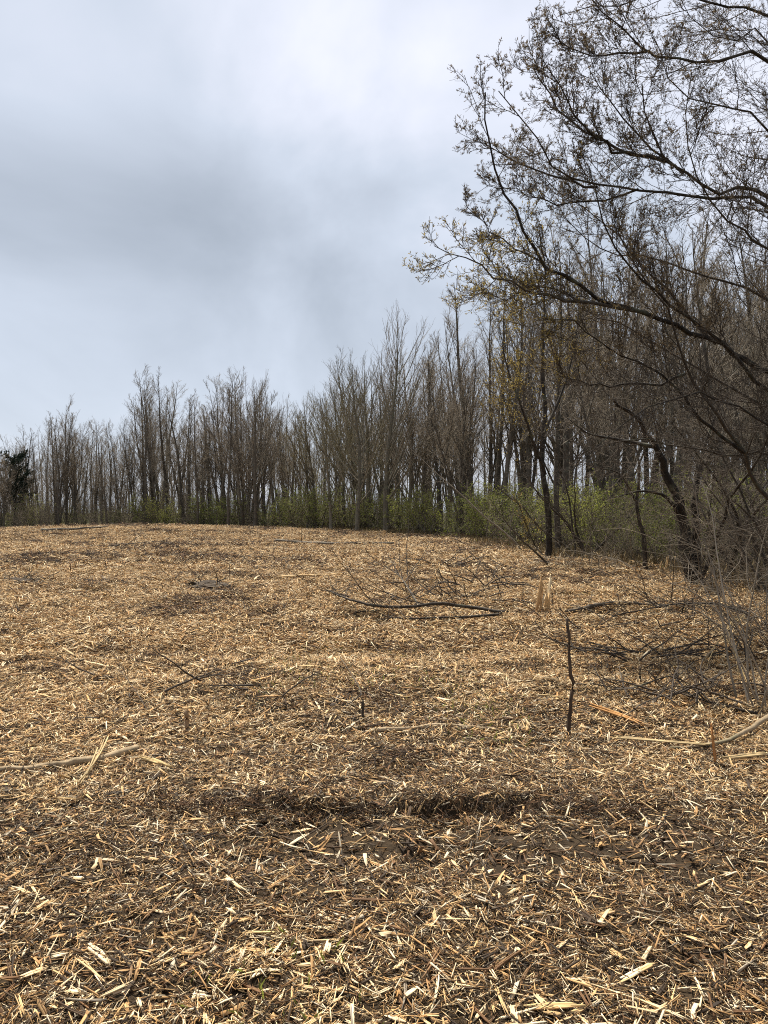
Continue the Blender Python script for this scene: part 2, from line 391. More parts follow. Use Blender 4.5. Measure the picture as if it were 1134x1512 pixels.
# ------------------------------------------------------------------ chip shapes
def chip_geo(rs, L, Wd, T, sec=3, sides=4, bend=0.15, ragged=True):
    t = np.linspace(0, 1, sec); V = []
    bx, bz = rs.normal(0, bend), rs.normal(0, bend * 0.35); tw = rs.normal(0, 0.6)
    prof = rs.uniform(0.75, 1.15, sec)
    prof[0] *= rs.choice([0.2, 0.5, 0.8, 1.0]); prof[-1] *= rs.choice([0.06, 0.3, 0.7, 1.0]); sk = rs.uniform(-2.2, 2.2, 2)
    for i, u in enumerate(t):
        x = (u - 0.5) * L; cy = bx * L * (u - 0.5) ** 2 * 2; cz = bz * L * ((u - 0.5) ** 2 * 2 - 0.25); an = tw * (u - 0.5)
        w = Wd * 0.5 * prof[i]; tt = T * 0.5 * (0.5 + 0.5 * prof[i])
        if sides == 4: c = [(-w, -tt), (w, -tt * 0.8), (w * 0.85, tt), (-w * 0.8, tt * 0.9)]
        else: c = [(-w, -tt), (w, -tt), (rs.normal(0, 0.2) * w, tt * 1.5)]
        for (y, z) in c:
            jx = rs.normal(0, 0.02) * L + y * sk[0 if i == 0 else 1] if ragged and i in (0, sec - 1) else 0
            V.append((x + jx, cy + y * math.cos(an) - z * math.sin(an), cz + y * math.sin(an) + z * math.cos(an)))
    Q = []; Tr = []
    for i in range(sec - 1):
        for j in range(sides):
            j2 = (j + 1) % sides; Q.append((i * sides + j, (i + 1) * sides + j, (i + 1) * sides + j2, i * sides + j2))
    e = (sec - 1) * sides
    if sides == 4: Q += [(0, 1, 2, 3), (e + 3, e + 2, e + 1, e)]
    else: Tr += [(0, 1, 2), (e + 2, e + 1, e)]
    return np.array(V), Q, Tr
def frayed_geo(rs, L, Wd, T, n=3, sec=4, bend=0.04):
    V, Q, Tr, o = [], [], [], 0; b = rs.normal(0, bend)
    for k in range(n):
        l = L * rs.uniform(0.55, 1.0); w = Wd / n * rs.uniform(0.8, 1.5)
        v, q, t = chip_geo(rs, l, w, T * rs.uniform(0.6, 1.1), sec=sec, bend=0.02)
        v = v + np.array([rs.uniform(-0.5, 0.5) * (L - l), (k - (n - 1) / 2) * Wd / n, rs.normal(0, T * 0.25)])
        v[:, 1] += b * v[:, 0] ** 2 / L * 2 + rs.normal(0, 0.04) * v[:, 0]
        V.append(v); Q += [tuple(i + o for i in f) for f in q]; Tr += [tuple(i + o for i in f) for f in t]; o += len(v)
    return np.concatenate(V), Q, Tr
def frayed_mesh(name, rs, L, Wd, T, n=3, sec=4, bend=0.04):
    v, q, t = frayed_geo(rs, L, Wd, T, n, sec, bend); me = mesh(name, v, q, t); nv = len(v) // n
    set_shade(me, np.repeat(rs.uniform(0, 0.12, n), nv)[:len(v)]); return me
def set_shade(me, vals):
    a = me.attributes.new('shade', 'FLOAT', 'POINT'); a.data.foreach_set('value', np.asarray(vals, np.float32))
def chip_mesh(name, rs, L, Wd, T, **k):
    v, q, t = chip_geo(rs, L, Wd, T, **k); me = mesh(name, v, q, t); set_shade(me, np.zeros(len(v))); return me
def clump_mesh(name, rs, n, rad, Lr, Wr, lay):
    V, Q, Tt, sh, o = [], [], [], [], 0
    for i in range(n):
        L = rs.uniform(*Lr) * rs.choice([0.6, 1, 1, 1.5]); w = rs.uniform(*Wr)
        v, q, t = chip_geo(rs, L, w, w * 0.45, sec=2 if rs.random() < 0.6 else 3, sides=3 if rs.random() < 0.5 else 4, bend=0.10)
        r = rad * math.sqrt(rs.random()); a = rs.uniform(0, 6.283)
        Mx = Matrix.Translation((r * math.cos(a), r * math.sin(a), rs.uniform(0, lay))) @ Matrix.Rotation(rs.uniform(0, 6.283), 4, 'Z') @ Matrix.Rotation(rs.normal(0, 0.30), 4, 'Y') @ Matrix.Rotation(rs.uniform(-0.9, 0.9), 4, 'X')
        Mx = np.array(Mx); v = v @ Mx[:3, :3].T + Mx[:3, 3]
        V.append(v); Q += [tuple(k + o for k in f) for f in q]; Tt += [tuple(k + o for k in f) for f in t]
        sh += [rs.random()] * len(v); o += len(v)
    me = mesh(name, np.concatenate(V), Q, Tt); set_shade(me, sh); return me

# ------------------------------------------------------------------ mulch: the uncountable rest of the wood chips (one object)
rs = np.random.default_rng(11)
src = bpy.data.collections.new('mulch_source')
def source(i, me, m):
    o = bpy.data.objects.new('mulch_piece_%03d' % i, me); me.materials.append(m); src.objects.link(o); return o
kinds = {}
n = 0
def add_kind(key, count, fn, m):
    global n
    for _ in range(count):
        source(n, fn(), m); kinds.setdefault(key, []).append(n); n += 1
add_kind('fineP', 6, lambda: clump_mesh('c', rs, 14, 0.060, (0.02, 0.055), (0.0022, 0.0055), 0.010), M['chip_pale'])
add_kind('fineB', 6, lambda: clump_mesh('c', rs, 14, 0.060, (0.02, 0.055), (0.0020, 0.0050), 0.009), M['chip_brown'])
add_kind('medP', 20, lambda: chip_mesh('c', rs, rs.choice([0.03, 0.05, 0.08, 0.11, 0.14]) * rs.uniform(0.8, 1.2), rs.choice([0.004, 0.006, 0.009, 0.014]) * rs.uniform(0.8, 1.2), rs.uniform(0.0015, 0.004), bend=0.06), M['chip_pale'])
add_kind('medP', 10, lambda: frayed_mesh('c', rs, rs.uniform(0.05, 0.13), rs.uniform(0.008, 0.016), 0.003, n=2, sec=3), M['chip_pale'])
add_kind('medB', 8, lambda: frayed_mesh('c', rs, rs.uniform(0.05, 0.12), rs.uniform(0.008, 0.016), 0.004, n=2, sec=3), M['chip_brown'])
add_kind('medB', 16, lambda: chip_mesh('c', rs, rs.choice([0.03, 0.06, 0.09, 0.13]) * rs.uniform(0.8, 1.2), rs.choice([0.004, 0.006, 0.009, 0.013]) * rs.uniform(0.8, 1.2), rs.uniform(0.002, 0.005), bend=0.08), M['chip_brown'])
add_kind('midP', 7, lambda: clump_mesh('c', rs, 16, 0.15, (0.05, 0.12), (0.005, 0.013), 0.045), M['chip_pale'])
add_kind('midB', 6, lambda: clump_mesh('c', rs, 16, 0.15, (0.05, 0.12), (0.005, 0.013), 0.040), M['chip_brown'])
add_kind('farP', 6, lambda: clump_mesh('c', rs, 44, 0.42, (0.08, 0.19), (0.010, 0.022), 0.09), M['chip_pale'])
add_kind('farB', 5, lambda: clump_mesh('c', rs, 44, 0.42, (0.08, 0.19), (0.010, 0.022), 0.09), M['chip_brown'])

M['debris'] = wood_mat('debris', [(0.0, (0.020, 0.014, 0.010)), (0.5, (0.055, 0.034, 0.020)), (0.85, (0.13, 0.068, 0.032)), (1.0, BRN)])
add_kind('dkM', 6, lambda: clump_mesh('c', rs, 16, 0.16, (0.08, 0.17), (0.004, 0.011), 0.05), M['debris'])
add_kind('dkF', 5, lambda: clump_mesh('c', rs, 26, 0.45, (0.16, 0.34), (0.010, 0.028), 0.13), M['debris'])
add_kind('bigP', 10, lambda: frayed_mesh('c', rs, rs.uniform(0.14, 0.34), rs.uniform(0.012, 0.026), rs.uniform(0.004, 0.008), n=3, sec=4), M['splint'])
add_kind('bigO', 6, lambda: chip_mesh('c', rs, rs.uniform(0.14, 0.40), rs.uniform(0.010, 0.024), rs.uniform(0.006, 0.010), sec=4, bend=0.06), M['chip_pale'])
def scatter(d0, d1, dens, side=1.25):
    A = 0.55 * side * (d1 * d1 - d0 * d0); N = int(A * dens)
    d = np.sqrt(rs.uniform(d0 * d0, d1 * d1, N)); x = rs.uniform(-1, 1, N) * 0.55 * side * d
    return x, d
def cover(x, y):                # how pale / thick the chip cover is, 0..1
    c = 0.60 + 0.85 * fbm(x / 3.4, y / 2.0, 41, 3) + 0.50 * fbm(x / 0.45, y / 0.4, 47, 2) + 0.25 * fbm(x / 9, y / 5, 43, 2)
    c = c - 0.20 * np.exp(-((y - 3.45) / 0.50) ** 2) * sstep(-2.3, -0.6, x) * (1 - sstep(1.2, 2.6, x))
    c = c - 0.45 * np.exp(-((x + 0.30) / 0.16) ** 2 - ((y - 3.80) / 0.08) ** 2)
    c = c + 0.20 * sstep(3.9, 4.4, y) - 0.20 * (1 - sstep(3.3, 4.2, y)) + 0.06 * (1 - sstep(2.2, 2.9, y))
    return c
PT, ROT, SCL, IDX = [], [], [], []
def emit(x, y, ids, tilt, s0, s1, lift):
    N = len(x)
    if not N: return
    z = H(x, y) + rs.uniform(lift[0], lift[1], N)
    e = 0.03 + 0.002 * y; sx = (H(x + e, y) - H(x - e, y)) / (2 * e); sy = (H(x, y + e) - H(x, y - e)) / (2 * e)
    PT.append(np.stack([x, y, z], 1))
    ROT.append(np.stack([np.clip(np.arctan(sy), -0.9, 0.9) + rs.normal(0, tilt, N), np.clip(-np.arctan(sx), -0.9, 0.9) + rs.normal(0, tilt, N), rs.uniform(0, 6.283, N)], 1))
    SCL.append(rs.uniform(s0, s1, N)); IDX.append(np.array(ids)[rs.integers(0, len(ids), N)])
def put(d0, d1, dens, keyP, keyB, tilt, s, lift, bias=0.0, thr=0.0, side=1.25):
    x, y = scatter(d0, d1, dens, side); c = cover(x, y) + bias + rs.normal(0, 0.16, len(x))
    ok = (inside(x, y) > rs.uniform(-0.9, 0.8, len(x))) & (c > thr)
    x, y, c = x[ok], y[ok], c[ok]; p = c > 0.55
    emit(x[p], y[p], kinds[keyP], tilt, *s, lift); emit(x[~p], y[~p], kinds[keyB], tilt, *s, lift)
put(1.7, 5.2, 620, 'fineP', 'fineB', 0.14, (0.6, 1.25), (-0.002, 0.008), bias=-0.20, thr=-0.15, side=1.5)
put(1.7, 5.2, 240, 'fineB', 'fineB', 0.14, (0.6, 1.0), (-0.002, 0.004), thr=-9, side=1.5)
put(1.7, 5.2, 1000, 'medP', 'medB', 0.28, (0.55, 1.15), (0.001, 0.018), bias=-0.10, thr=-0.45, side=1.5)
put(5.2, 9.0, 300, 'fineP', 'fineB', 0.16, (1.0, 1.8), (0.000, 0.014), bias=0.10)
put(5.2, 9.0, 640, 'medP', 'medB', 0.30, (0.7, 1.3), (0.001, 0.035), bias=0.14)
put(8.5, 20.0, 92, 'midP', 'midB', 0.12, (0.8, 1.4), (0.000, 0.02), bias=0.17)
put(19.0, 66.0, 9.0, 'farP', 'farB', 0.06, (0.7, 1.25), (0.000, 0.02), bias=0.18, side=1.15)
def debris(d0, d1, dens, key, thr, sx, sy, seed, s, lift):
    x, y = scatter(d0, d1, dens); f = fbm(x / sx, y / sy, seed, 3) + 0.25 * fbm(x / 0.6, y / 0.5, seed + 7, 2)
    ok = (f > thr + rs.uniform(-0.08, 0.12, len(x))) & (inside(x, y) > 0); emit(x[ok], y[ok], kinds[key], 0.15, *s, lift)
debris(4.6, 12.0, 60, 'dkM', 0.30, 0.8, 0.5, 71, (0.5, 1.1), (0.0, 0.03))
debris(11.0, 24.0, 30, 'dkM', 0.28, 1.5, 0.8, 75, (0.9, 1.7), (0.0, 0.05))
debris(22.0, 62.0, 6, 'dkF', 0.24, 3.0, 1.6, 79, (0.6, 1.2), (0.0, 0.08))
x = rs.uniform(-1.3, 1.4, 420); y = rs.normal(4.02, 0.07, 420); emit(x, y, kinds['dkM'] + kinds['fineB'] * 2, 0.5, 0.35, 0.7, (-0.01, 0.01))
x = rs.uniform(-1.3, 1.4, 260); y = rs.normal(4.0, 0.12, 260); emit(x, y, kinds['medP'] + kinds['medB'] * 2, 0.45, 0.7, 1.2, (0.0, 0.02))
x, y = scatter(6.0, 16.0, 7); ok = inside(x, y) > 0; emit(x[ok], y[ok], kinds['bigP'] + kinds['bigO'], 0.16, 0.7, 1.3, (0.03, 0.06))
x, y = scatter(16.0, 45.0, 2.2); ok = inside(x, y) > 0; emit(x[ok], y[ok], kinds['bigP'] + kinds['bigO'], 0.14, 1.0, 2.2, (0.05, 0.10))
PT = np.concatenate(PT); ROT = np.concatenate(ROT); SCL = np.concatenate(SCL); IDX = np.concatenate(IDX)
pm = bpy.data.meshes.new('wood_chip_mulch'); pm.vertices.add(len(PT)); pm.vertices.foreach_set('co', PT.astype(np.float32).ravel())
for nm, ty, dat in (('rot', 'FLOAT_VECTOR', ROT.astype(np.float32).ravel()), ('scl', 'FLOAT', SCL.astype(np.float32)), ('idx', 'INT', IDX.astype(np.int32))):
    at = pm.attributes.new(nm, ty, 'POINT'); at.data.foreach_set('vector' if ty == 'FLOAT_VECTOR' else 'value', dat)
def instancer(tree_name, coll):
    ng = bpy.data.node_groups.new(tree_name, 'GeometryNodeTree')
    ng.interface.new_socket('Geometry', in_out='INPUT', socket_type='NodeSocketGeometry')
    ng.interface.new_socket('Geometry', in_out='OUTPUT', socket_type='NodeSocketGeometry')
    N = ng.nodes; Lk = ng.links
    gi = N.new('NodeGroupInput'); go = N.new('NodeGroupOutput'); iop = N.new('GeometryNodeInstanceOnPoints')
    ci = N.new('GeometryNodeCollectionInfo'); ci.inputs['Collection'].default_value = coll
    ci.inputs['Separate Children'].default_value = True; ci.inputs['Reset Children'].default_value = True
    def attr(nm, ty):
        x = N.new('GeometryNodeInputNamedAttribute'); x.data_type = ty; x.inputs['Name'].default_value = nm
        return [s for s in x.outputs if s.enabled and s.name == 'Attribute'][0]
    e2r = N.new('FunctionNodeEulerToRotation')
    Lk.new(attr('rot', 'FLOAT_VECTOR'), e2r.inputs[0]); Lk.new(e2r.outputs[0], iop.inputs['Rotation'])
    Lk.new(attr('scl', 'FLOAT'), iop.inputs['Scale']); Lk.new(attr('idx', 'INT'), iop.inputs['Instance Index'])
    iop.inputs['Pick Instance'].default_value = True
    Lk.new(gi.outputs[0], iop.inputs['Points']); Lk.new(ci.outputs[0], iop.inputs['Instance']); Lk.new(iop.outputs[0], go.inputs[0])
    return ng
mo = link('wood_chip_mulch', pm, M['chip_pale'], kind='stuff', label='layer of small shredded wood chips covering the clearing', category='mulch')
md = mo.modifiers.new('scatter', 'NODES'); md.node_group = instancer('mulch_scatter', src)
print('mulch points', len(PT))

# ------------------------------------------------------------------ tree shapes (each mesh is shared by its copies)
def make_proto(seed, Hh, r, kind, leaves=None):
    rn = random.Random(seed); rs2 = np.random.default_rng(seed)
    tr, cr_, tips = [], [], []
    tp, trd = grow(rn, (0, 0, -0.15), (rn.gauss(0, 0.03), rn.gauss(0, 0.03), 1), Hh * (0.97 if kind != 'vase' else 0.9), r, 0.012, 14, 0.035, 0.05)
    trd = [r * ((1 - i / 13) ** 0.85) * (1.25 if i == 0 else 1) + 0.010 for i in range(14)]
    stems = [(tp, trd)]
    if kind == 'multi':
        for _ in range(rn.randint(2, 4)):
            d = side_dir(rn, (0, 0, 1), math.radians(rn.uniform(7, 18))); L = Hh * rn.uniform(0.7, 0.97)
            p2, r2 = grow(rn, (d[0] * 0.1, d[1] * 0.1, -0.1), d, L, r * rn.uniform(0.5, 0.8), 0.012, 13, 0.045, 0.06)
            stems.append((p2, r2))
    for s in stems: tr.append((s[0], s[1], 8))
    if kind == 'pole':
        sp = [dict(n=(20, 26), t=(0.30, 0.97), ang=(28, 52), len=(0.14, 0.26), tap=0.55, seg=6, k=4, wob=0.10, up=0.13, rmin=0.016, thick=0.0115),
              dict(n=(6, 9), t=(0.2, 0.98), ang=(22, 48), len=(0.25, 0.5), tap=0.4, seg=4, k=3, wob=0.075, up=0.09, rmin=0.008, thick=0.008, tips=True),
              dict(n=(5, 7), t=(0.1, 1.0), ang=(20, 48), len=(0.4, 0.75), tap=0.3, seg=3, k=3, wob=0.07, up=0.06, rmin=0.0062, thick=0.005)]
    elif kind == 'vase':
        sp = [dict(n=(26, 31), t=(0.14, 0.90), ang=(26, 46), len=(0.42, 0.62), tap=0.66, seg=10, k=5, wob=0.045, up=0.085, rmin=0.014, thick=0.0078),
              dict(n=(9, 12), t=(0.12, 0.98), ang=(14, 32), len=(0.20, 0.42), tap=0.45, seg=5, k=3, wob=0.06, up=0.06, rmin=0.009, thick=0.007, tips=True),
              dict(n=(3, 5), t=(0.1, 1.0), ang=(14, 36), len=(0.35, 0.7), tap=0.3, seg=3, k=3, wob=0.06, up=0.04, rmin=0.0062, thick=0.005)]
    else:
        sp = [dict(n=(13, 18), t=(0.28, 0.97), ang=(22, 45), len=(0.18, 0.34), tap=0.6, seg=7, k=4, wob=0.09, up=0.10, rmin=0.016, thick=0.0115),
              dict(n=(6, 9), t=(0.15, 0.98), ang=(20, 45), len=(0.25, 0.5), tap=0.4, seg=4, k=3, wob=0.075, up=0.08, rmin=0.008, thick=0.008, tips=True),
              dict(n=(5, 7), t=(0.1, 1.0), ang=(20, 48), len=(0.4, 0.75), tap=0.3, seg=3, k=3, wob=0.07, up=0.06, rmin=0.0062, thick=0.005)]
    for s in stems: ramify(rn, (s[0], s[1], Hh), sp, 0, cr_, tips)
    d = {'trunk': tube_mesh('tree_trunk', tr), 'limbs': tube_mesh('tree_limbs', [b for b in cr_ if b[2] > 3]), 'crown': tube_mesh('tree_crown', [b for b in cr_ if b[2] == 3]), 'H': Hh}
    if leaves: d['leaves'] = tip_leaves('tree_buds', tips, leaves[0], leaves[1], 0.45, rs2, keep=leaves[2])
    return d
def place_tree(name, label, pr, x, y, Hh, rz, bark, twig, group=None, leafmat=None, tilt=(0, 0)):
    t = thing(name, label, 'tree', (x, y, h(x, y)), rz, group)
    s = Hh / pr['H']; t.scale = (s, s, s); t.rotation_euler = (tilt[0], tilt[1], rz)
    for key, nm, m in (('trunk', 'trunk', bark), ('limbs', 'limbs', bark), ('crown', 'crown', twig)):
        o = bpy.data.objects.new(nm, pr[key]); COL.objects.link(o); o.parent = t
        if not pr[key].materials: pr[key].materials.append(m)
        elif pr[key].materials[0] != m: o.material_slots[0].link = 'OBJECT'; o.material_slots[0].material = m
    if 'leaves' in pr and leafmat is not None:
        o = bpy.data.objects.new('leaf_buds', pr['leaves']); COL.objects.link(o); o.parent = t; o['kind'] = 'stuff'
        if not pr['leaves'].materials: pr['leaves'].materials.append(leafmat)
    return t
POLE = [make_proto(100 + i, 14, 0.13 + 0.02 * (i % 3), 'pole', (1, 0.05, 0.12) if i % 2 else None) for i in range(6)]
MULTI = [make_proto(200 + i, 13, 0.12, 'multi') for i in range(4)]
VASE = [make_proto(300 + i, 14, 0.16, 'vase', (1, 0.045, 0.16)) for i in range(3)]

SKY_X = [-300, 0, 50, 100, 150, 218, 250, 290, 340, 380, 420, 445, 480, 520, 570, 610, 640, 680, 720, 800, 900, 1134, 1500]
SKY_Y = [640, 645, 612, 592, 620, 552, 552, 580, 548, 542, 585, 600, 560, 520, 470, 490, 475, 425, 370, 315, 290, 280, 280]
rn = random.Random(5)
def px_of(x, y): return 567 + x / y * F
# trees that can be picked out along the edge: (px, distance, top pixel, shape, label)
EDGE = [
 ('vase', 0, 570, 52.0, 438, 'tall budding tree with fanned crown, highest at the far end of the clearing', 'bark_smooth', 'twig_wood'),
 ('vase', 1, 527, 51.5, 505, 'slim budding tree with pale trunk beside the tallest fan-crowned tree', 'bark_smooth', 'twig_olive'),
 ('vase', 2, 489, 55.0, 560, 'short olive-tinged budding tree with thin stem in front of green bushes', 'bark_smooth', 'twig_olive'),
 ('vase', 2, 545, 57.0, 522, 'fine-twigged tree close behind the tallest fan-crowned tree on its mound side', 'bark_smooth', 'twig_olive'),
 ('vase', 1, 603, 56.0, 492, 'fine-twigged tree close behind the tallest fan-crowned tree on its thicket side', 'bark_smooth', 'twig_wood'),
 ('vase', 0, 508, 58.0, 540, 'fine-twigged tree between the two slimmer budding trees', 'bark_smooth', 'twig_olive'),
 ('vase', 0, 465, 60.0, 575, 'fine-twigged tree above the brightest green shrub clump', 'bark_wood', 'twig_olive'),
 ('vase', 1, 376, 61.0, 540, 'bare many-limbed tree at the end of the far low mound', 'bark_wood', 'twig_wood'),
 ('pole', 0, 337, 61.0, 543, 'straight narrow bare tree with pale low twigs near the low mound', 'bark_wood', 'twig_wood'),
 ('pole', 1, 249, 70.0, 546, 'tall feathery tree with light buds, partner of a similar one beside it', 'bark_wood', 'twig_wood'),
 ('pole', 3, 217, 69.0, 541, 'tall feathery tree with light buds, thickest trunk behind the mound', 'bark_wood', 'twig_wood'),
 ('multi', 0, 98, 68.0, 588, 'dark many-stemmed bare tree rising near the evergreen', 'bark_wood', 'twig_wood'),
 ('multi', 1, 683, 46.0, 500, 'dark cluster of stems branching low among green bushes', 'bark_wood', 'twig_wood'),
 ('pole', 2, 700, 48.0, 395, 'very straight thin pole-like tree beside the stem cluster', 'bark_wood', 'twig_wood'),
 ('yellow', 0, 742, 42.0, 395, 'stout straight trunk dressed in yellow new leaves high up', 'bark_wood', 'twig_wood'),
 ('pole', 3, 826, 27.5, 330, 'thin brown straight trunk just behind the dark forked tree', 'bark_wood', 'twig_wood'),
]
YEL = [make_proto(350, 14, 0.15, 'pole', (3, 0.10, 1.0))]
protos = {'yellow': YEL, 'vase': VASE, 'pole': POLE, 'multi': MULTI}
taken = []
for kd, i, px, d, top, lab, bk, tw in EDGE:
    x = (px - 567) / F * d; Hh = CAMZ + (756 - top) / F * d - h(x, d)
    place_tree('edge_tree', lab, protos[kd][i], x, d, Hh, rn.uniform(0, 6.28), M[bk], M[tw], None, M['leaf_yellow'] if kd == 'yellow' else M['leaf_bud'])
    taken.append((x, d))
GL = {'pole': ('bare straight tree', 'straight trees of the wood'),
      'multi': ('bare many-stemmed tree', 'many-stemmed trees of the wood'),
      'vase': ('bare fan-crowned tree', 'fan-crowned trees of the wood')}
def where(x, y):
    px = px_of(x, y); m = float(inside(x, y))
    a = 'behind the low mound' if px < 300 else 'between the low mound and the fan-crowned tree' if px < 500 else 'around the fan-crowned tree' if px < 640 else 'around the dark stem cluster' if px < 780 else 'behind the forked tree' if px < 900 else 'behind the twin-trunked tree' if px < 1040 else 'behind the overhanging tree'
    return a + (', deep in the wood' if m < -9 else ', inside the wood' if m < -3.5 else ', at the wood edge')
def fill(n, x0, x1, y0, y1, lo, hi, mind):
    c = 0; tr = 0
    while c < n and tr < n * 60:
        tr += 1
        x, y = rn.uniform(x0, x1), rn.uniform(y0, y1)
        if float(inside(x, y)) > -1.0 or y < 14: continue
        px = px_of(x, y)
        if px > 1330 or px < -160: continue
        if any((x - a) ** 2 + (y - b) ** 2 < mind * mind for a, b in taken): continue
        taken.append((x, y)); c += 1
        Hh = (CAMZ + (756 - np.interp(px, SKY_X, SKY_Y)) / F * y) * rn.uniform(lo, hi); Hh = max(5.5, min(19.0, Hh))
        kd = rn.choices(['pole', 'multi', 'vase'], [0.70, 0.26, 0.04] if px < 450 else [0.62, 0.26, 0.12])[0]
        L, g = GL[kd]; w_ = where(x, y); L = L + ' ' + w_; g = g + ' ' + w_
        place_tree('bare_tree', L, rn.choice(protos[kd]), x, y, Hh, rn.uniform(0, 6.28), M['bark_wood'], M['twig_wood'], g, M['leaf_bud'], (rn.gauss(0, 0.03), rn.gauss(0, 0.03)))
fill(92, -46, -6, 60, 78, 0.74, 1.0, 1.5)
fill(20, -6, 8, 50, 74, 0.62, 0.98, 1.7)
fill(38, -65, 25, 76, 110, 0.65, 1.0, 2.6)
fill(64, 5, 34, 16, 58, 0.70, 1.04, 1.7)
print('trees', len(taken))

# ------------------------------------------------------------------ understory: bare brush and leafing shrubs
def make_shrub(seed, Hh, rad, stems, leafy):
    rn = random.Random(seed); rs2 = np.random.default_rng(seed); st, br, tips = [], [], []
    for i in range(stems):
        d = side_dir(rn, (0, 0, 1), math.radians(rn.uniform(4, 38)))
        p = (rn.gauss(0, rad * 0.28), rn.gauss(0, rad * 0.28), -0.08); L = Hh * rn.uniform(0.6, 1.05)
        pp, rr = grow(rn, p, d, L, 0.012 + 0.006 * L * rn.random(), 0.006, 7, 0.10, 0.03)
        st.append((pp, rr, 4))
        sp = [dict(n=(9, 13), t=(0.12, 0.98), ang=(25, 65), len=(0.20, 0.40), tap=0.45, seg=4, k=3, wob=0.16, up=0.03, rmin=0.006, thick=0.005, tips=True),
              dict(n=(4, 6), t=(0.15, 1.0), ang=(25, 65), len=(0.25, 0.55), tap=0.3, seg=3, k=3, wob=0.18, up=0.02, rmin=0.0045, thick=0.004)]
        ramify(rn, (pp, rr, L), sp, 0, br, tips)
    d = {'stem': tube_mesh('shrub_stems', st), 'twigs': tube_mesh('shrub_twigs', br), 'H': Hh}
    if leafy: d['leaves'] = tip_leaves('shrub_leaves', tips, leafy, 0.052, 0.6, rs2, spread=0.9, frac=(0.1, 1.05))
    return d
BRUSH = [make_shrub(400 + i, 5.0, 2.0, 14, 0) for i in range(4)]
GREEN = [make_shrub(500 + i, 2.6, 1.9, 15, 4 if i < 2 else 2) for i in range(5)]
def place_shrub(name, label, cat, pr, x, y, Hh, group, twig, leafmat=None, wide=1.0):
    t = thing(name, label, cat, (x, y, h(x, y)), rn.uniform(0, 6.28), group); s = Hh / pr['H']; t.scale = (s * wide, s * wide, s)
    for key, nm, m in (('stem', 'stems', M['bark_wood']), ('twigs', 'twigs', twig), ('leaves', 'foliage', leafmat)):
        if key not in pr: continue
        o = bpy.data.objects.new(nm, pr[key]); COL.objects.link(o); o.parent = t; o['kind'] = 'stuff'
        if not pr[key].materials: pr[key].materials.append(m)
    return t
sh = []
def fill_shrub(n, x0, x1, y0, y1, m0, m1, hr, green, mind, wide=1.0):
    c = tr = 0
    while c < n and tr < n * 60:
        tr += 1; x, y = rn.uniform(x0, x1), rn.uniform(y0, y1); ins = float(inside(x, y))
        if not (m0 < ins < m1): continue
        px = px_of(x, y)
        if px > 1300 or px < -130: continue
        if any((x - a) ** 2 + (y - b) ** 2 < mind * mind for a, b in sh): continue
        sh.append((x, y)); c += 1
        if green: place_shrub('leafing_shrub', 'green-leafed shrub ' + where(x, y), 'shrub', rn.choice(GREEN), x, y, rn.uniform(*hr), 'leafing shrubs ' + where(x, y), M['brush'], M['leaf_green'], wide)
        else: place_shrub('brush_shrub', 'leafless grey-brown shrub ' + where(x, y), 'shrub', rn.choice(BRUSH), x, y, rn.uniform(*hr), 'leafless shrubs ' + where(x, y), M['brush'], None, wide)
for px, d, Hh, w in ((455, 57, 3.9, 1.2), (430, 58, 3.4, 1.0), (480, 58.5, 3.7, 1.1), (322, 64, 3.5, 1.1), (300, 65, 3.3, 1.0), (235, 66, 3.5, 1.0), (222, 67, 3.2, 1.0), (45, 66, 3.4, 1.0), (610, 52, 3.3, 1.2), (640, 49, 3.2, 1.2), (750, 42, 3.7, 1.2), (780, 40, 3.4, 1.2), (715, 45, 3.3, 1.1), (900, 27, 2.7, 1.1), (870, 29, 2.9, 1.1), (510, 56, 3.3, 1.1)):
    x = (px - 567) / F * d; sh.append((x, d))
    place_shrub('leafing_shrub', 'green-leafed shrub ' + where(x, d), 'shrub', rn.choice(GREEN), x, d, Hh, 'leafing shrubs ' + where(x, d), M['brush'], M['leaf_green'], w)
fill_shrub(30, -10, 16, 40, 66, -7, -0.4, (1.3, 3.5), True, 1.5, 1.1)
fill_shrub(46, 5, 20, 17, 46, -8, -0.7, (1.6, 3.3), True, 1.2, 1.1)
fill_shrub(42, -40, 8, 40, 68, -3.0, -0.3, (1.3, 3.4), False, 0.9, 1.0)
fill_shrub(20, 5, 14, 15, 46, -3.0, -0.3, (1.0, 2.6), False, 0.9, 1.0)
fill_shrub(22, -46, -8, 60, 72, -8, -0.6, (1.4, 2.8), True, 1.8, 1.2)
fill_shrub(95, -46, 6, 58, 80, -16, -1.5, (3.0, 5.6), False, 1.5, 1.0)
fill_shrub(40, 6, 30, 18, 60, -18, -2.0, (2.2, 4.2), False, 1.7, 1.0)

# far wood that reads as one mass behind everything
rnf = random.Random(77); br = []
for i in range(520):
    a = rnf.uniform(-0.62, 0.62); d = rnf.uniform(112, 150); x = a * d
    Hh = (CAMZ + (756 - np.interp(px_of(x, d), SKY_X, SKY_Y)) / F * d) * rnf.uniform(0.45, 0.85); Hh = min(Hh, 19)
    tp, tr_ = grow(rnf, (x, d, -0.3), (0, 0, 1), Hh, rnf.uniform(0.07, 0.14), 0.02, 6, 0.04, 0.05)
    br.append((tp, tr_, 4)); ramify(rnf, (tp, tr_, Hh), [dict(n=(12, 16), t=(0.08, 0.98), ang=(25, 60), len=(0.16, 0.30), tap=0.4, seg=4, k=3, wob=0.1, up=0.1, rmin=0.02, thick=0.008),
        dict(n=(3, 4), t=(0.2, 1), ang=(20, 55), len=(0.3, 0.6), tap=0.3, seg=3, k=3, wob=0.1, up=0.08, rmin=0.015, thick=0.006)], 0, br, [])
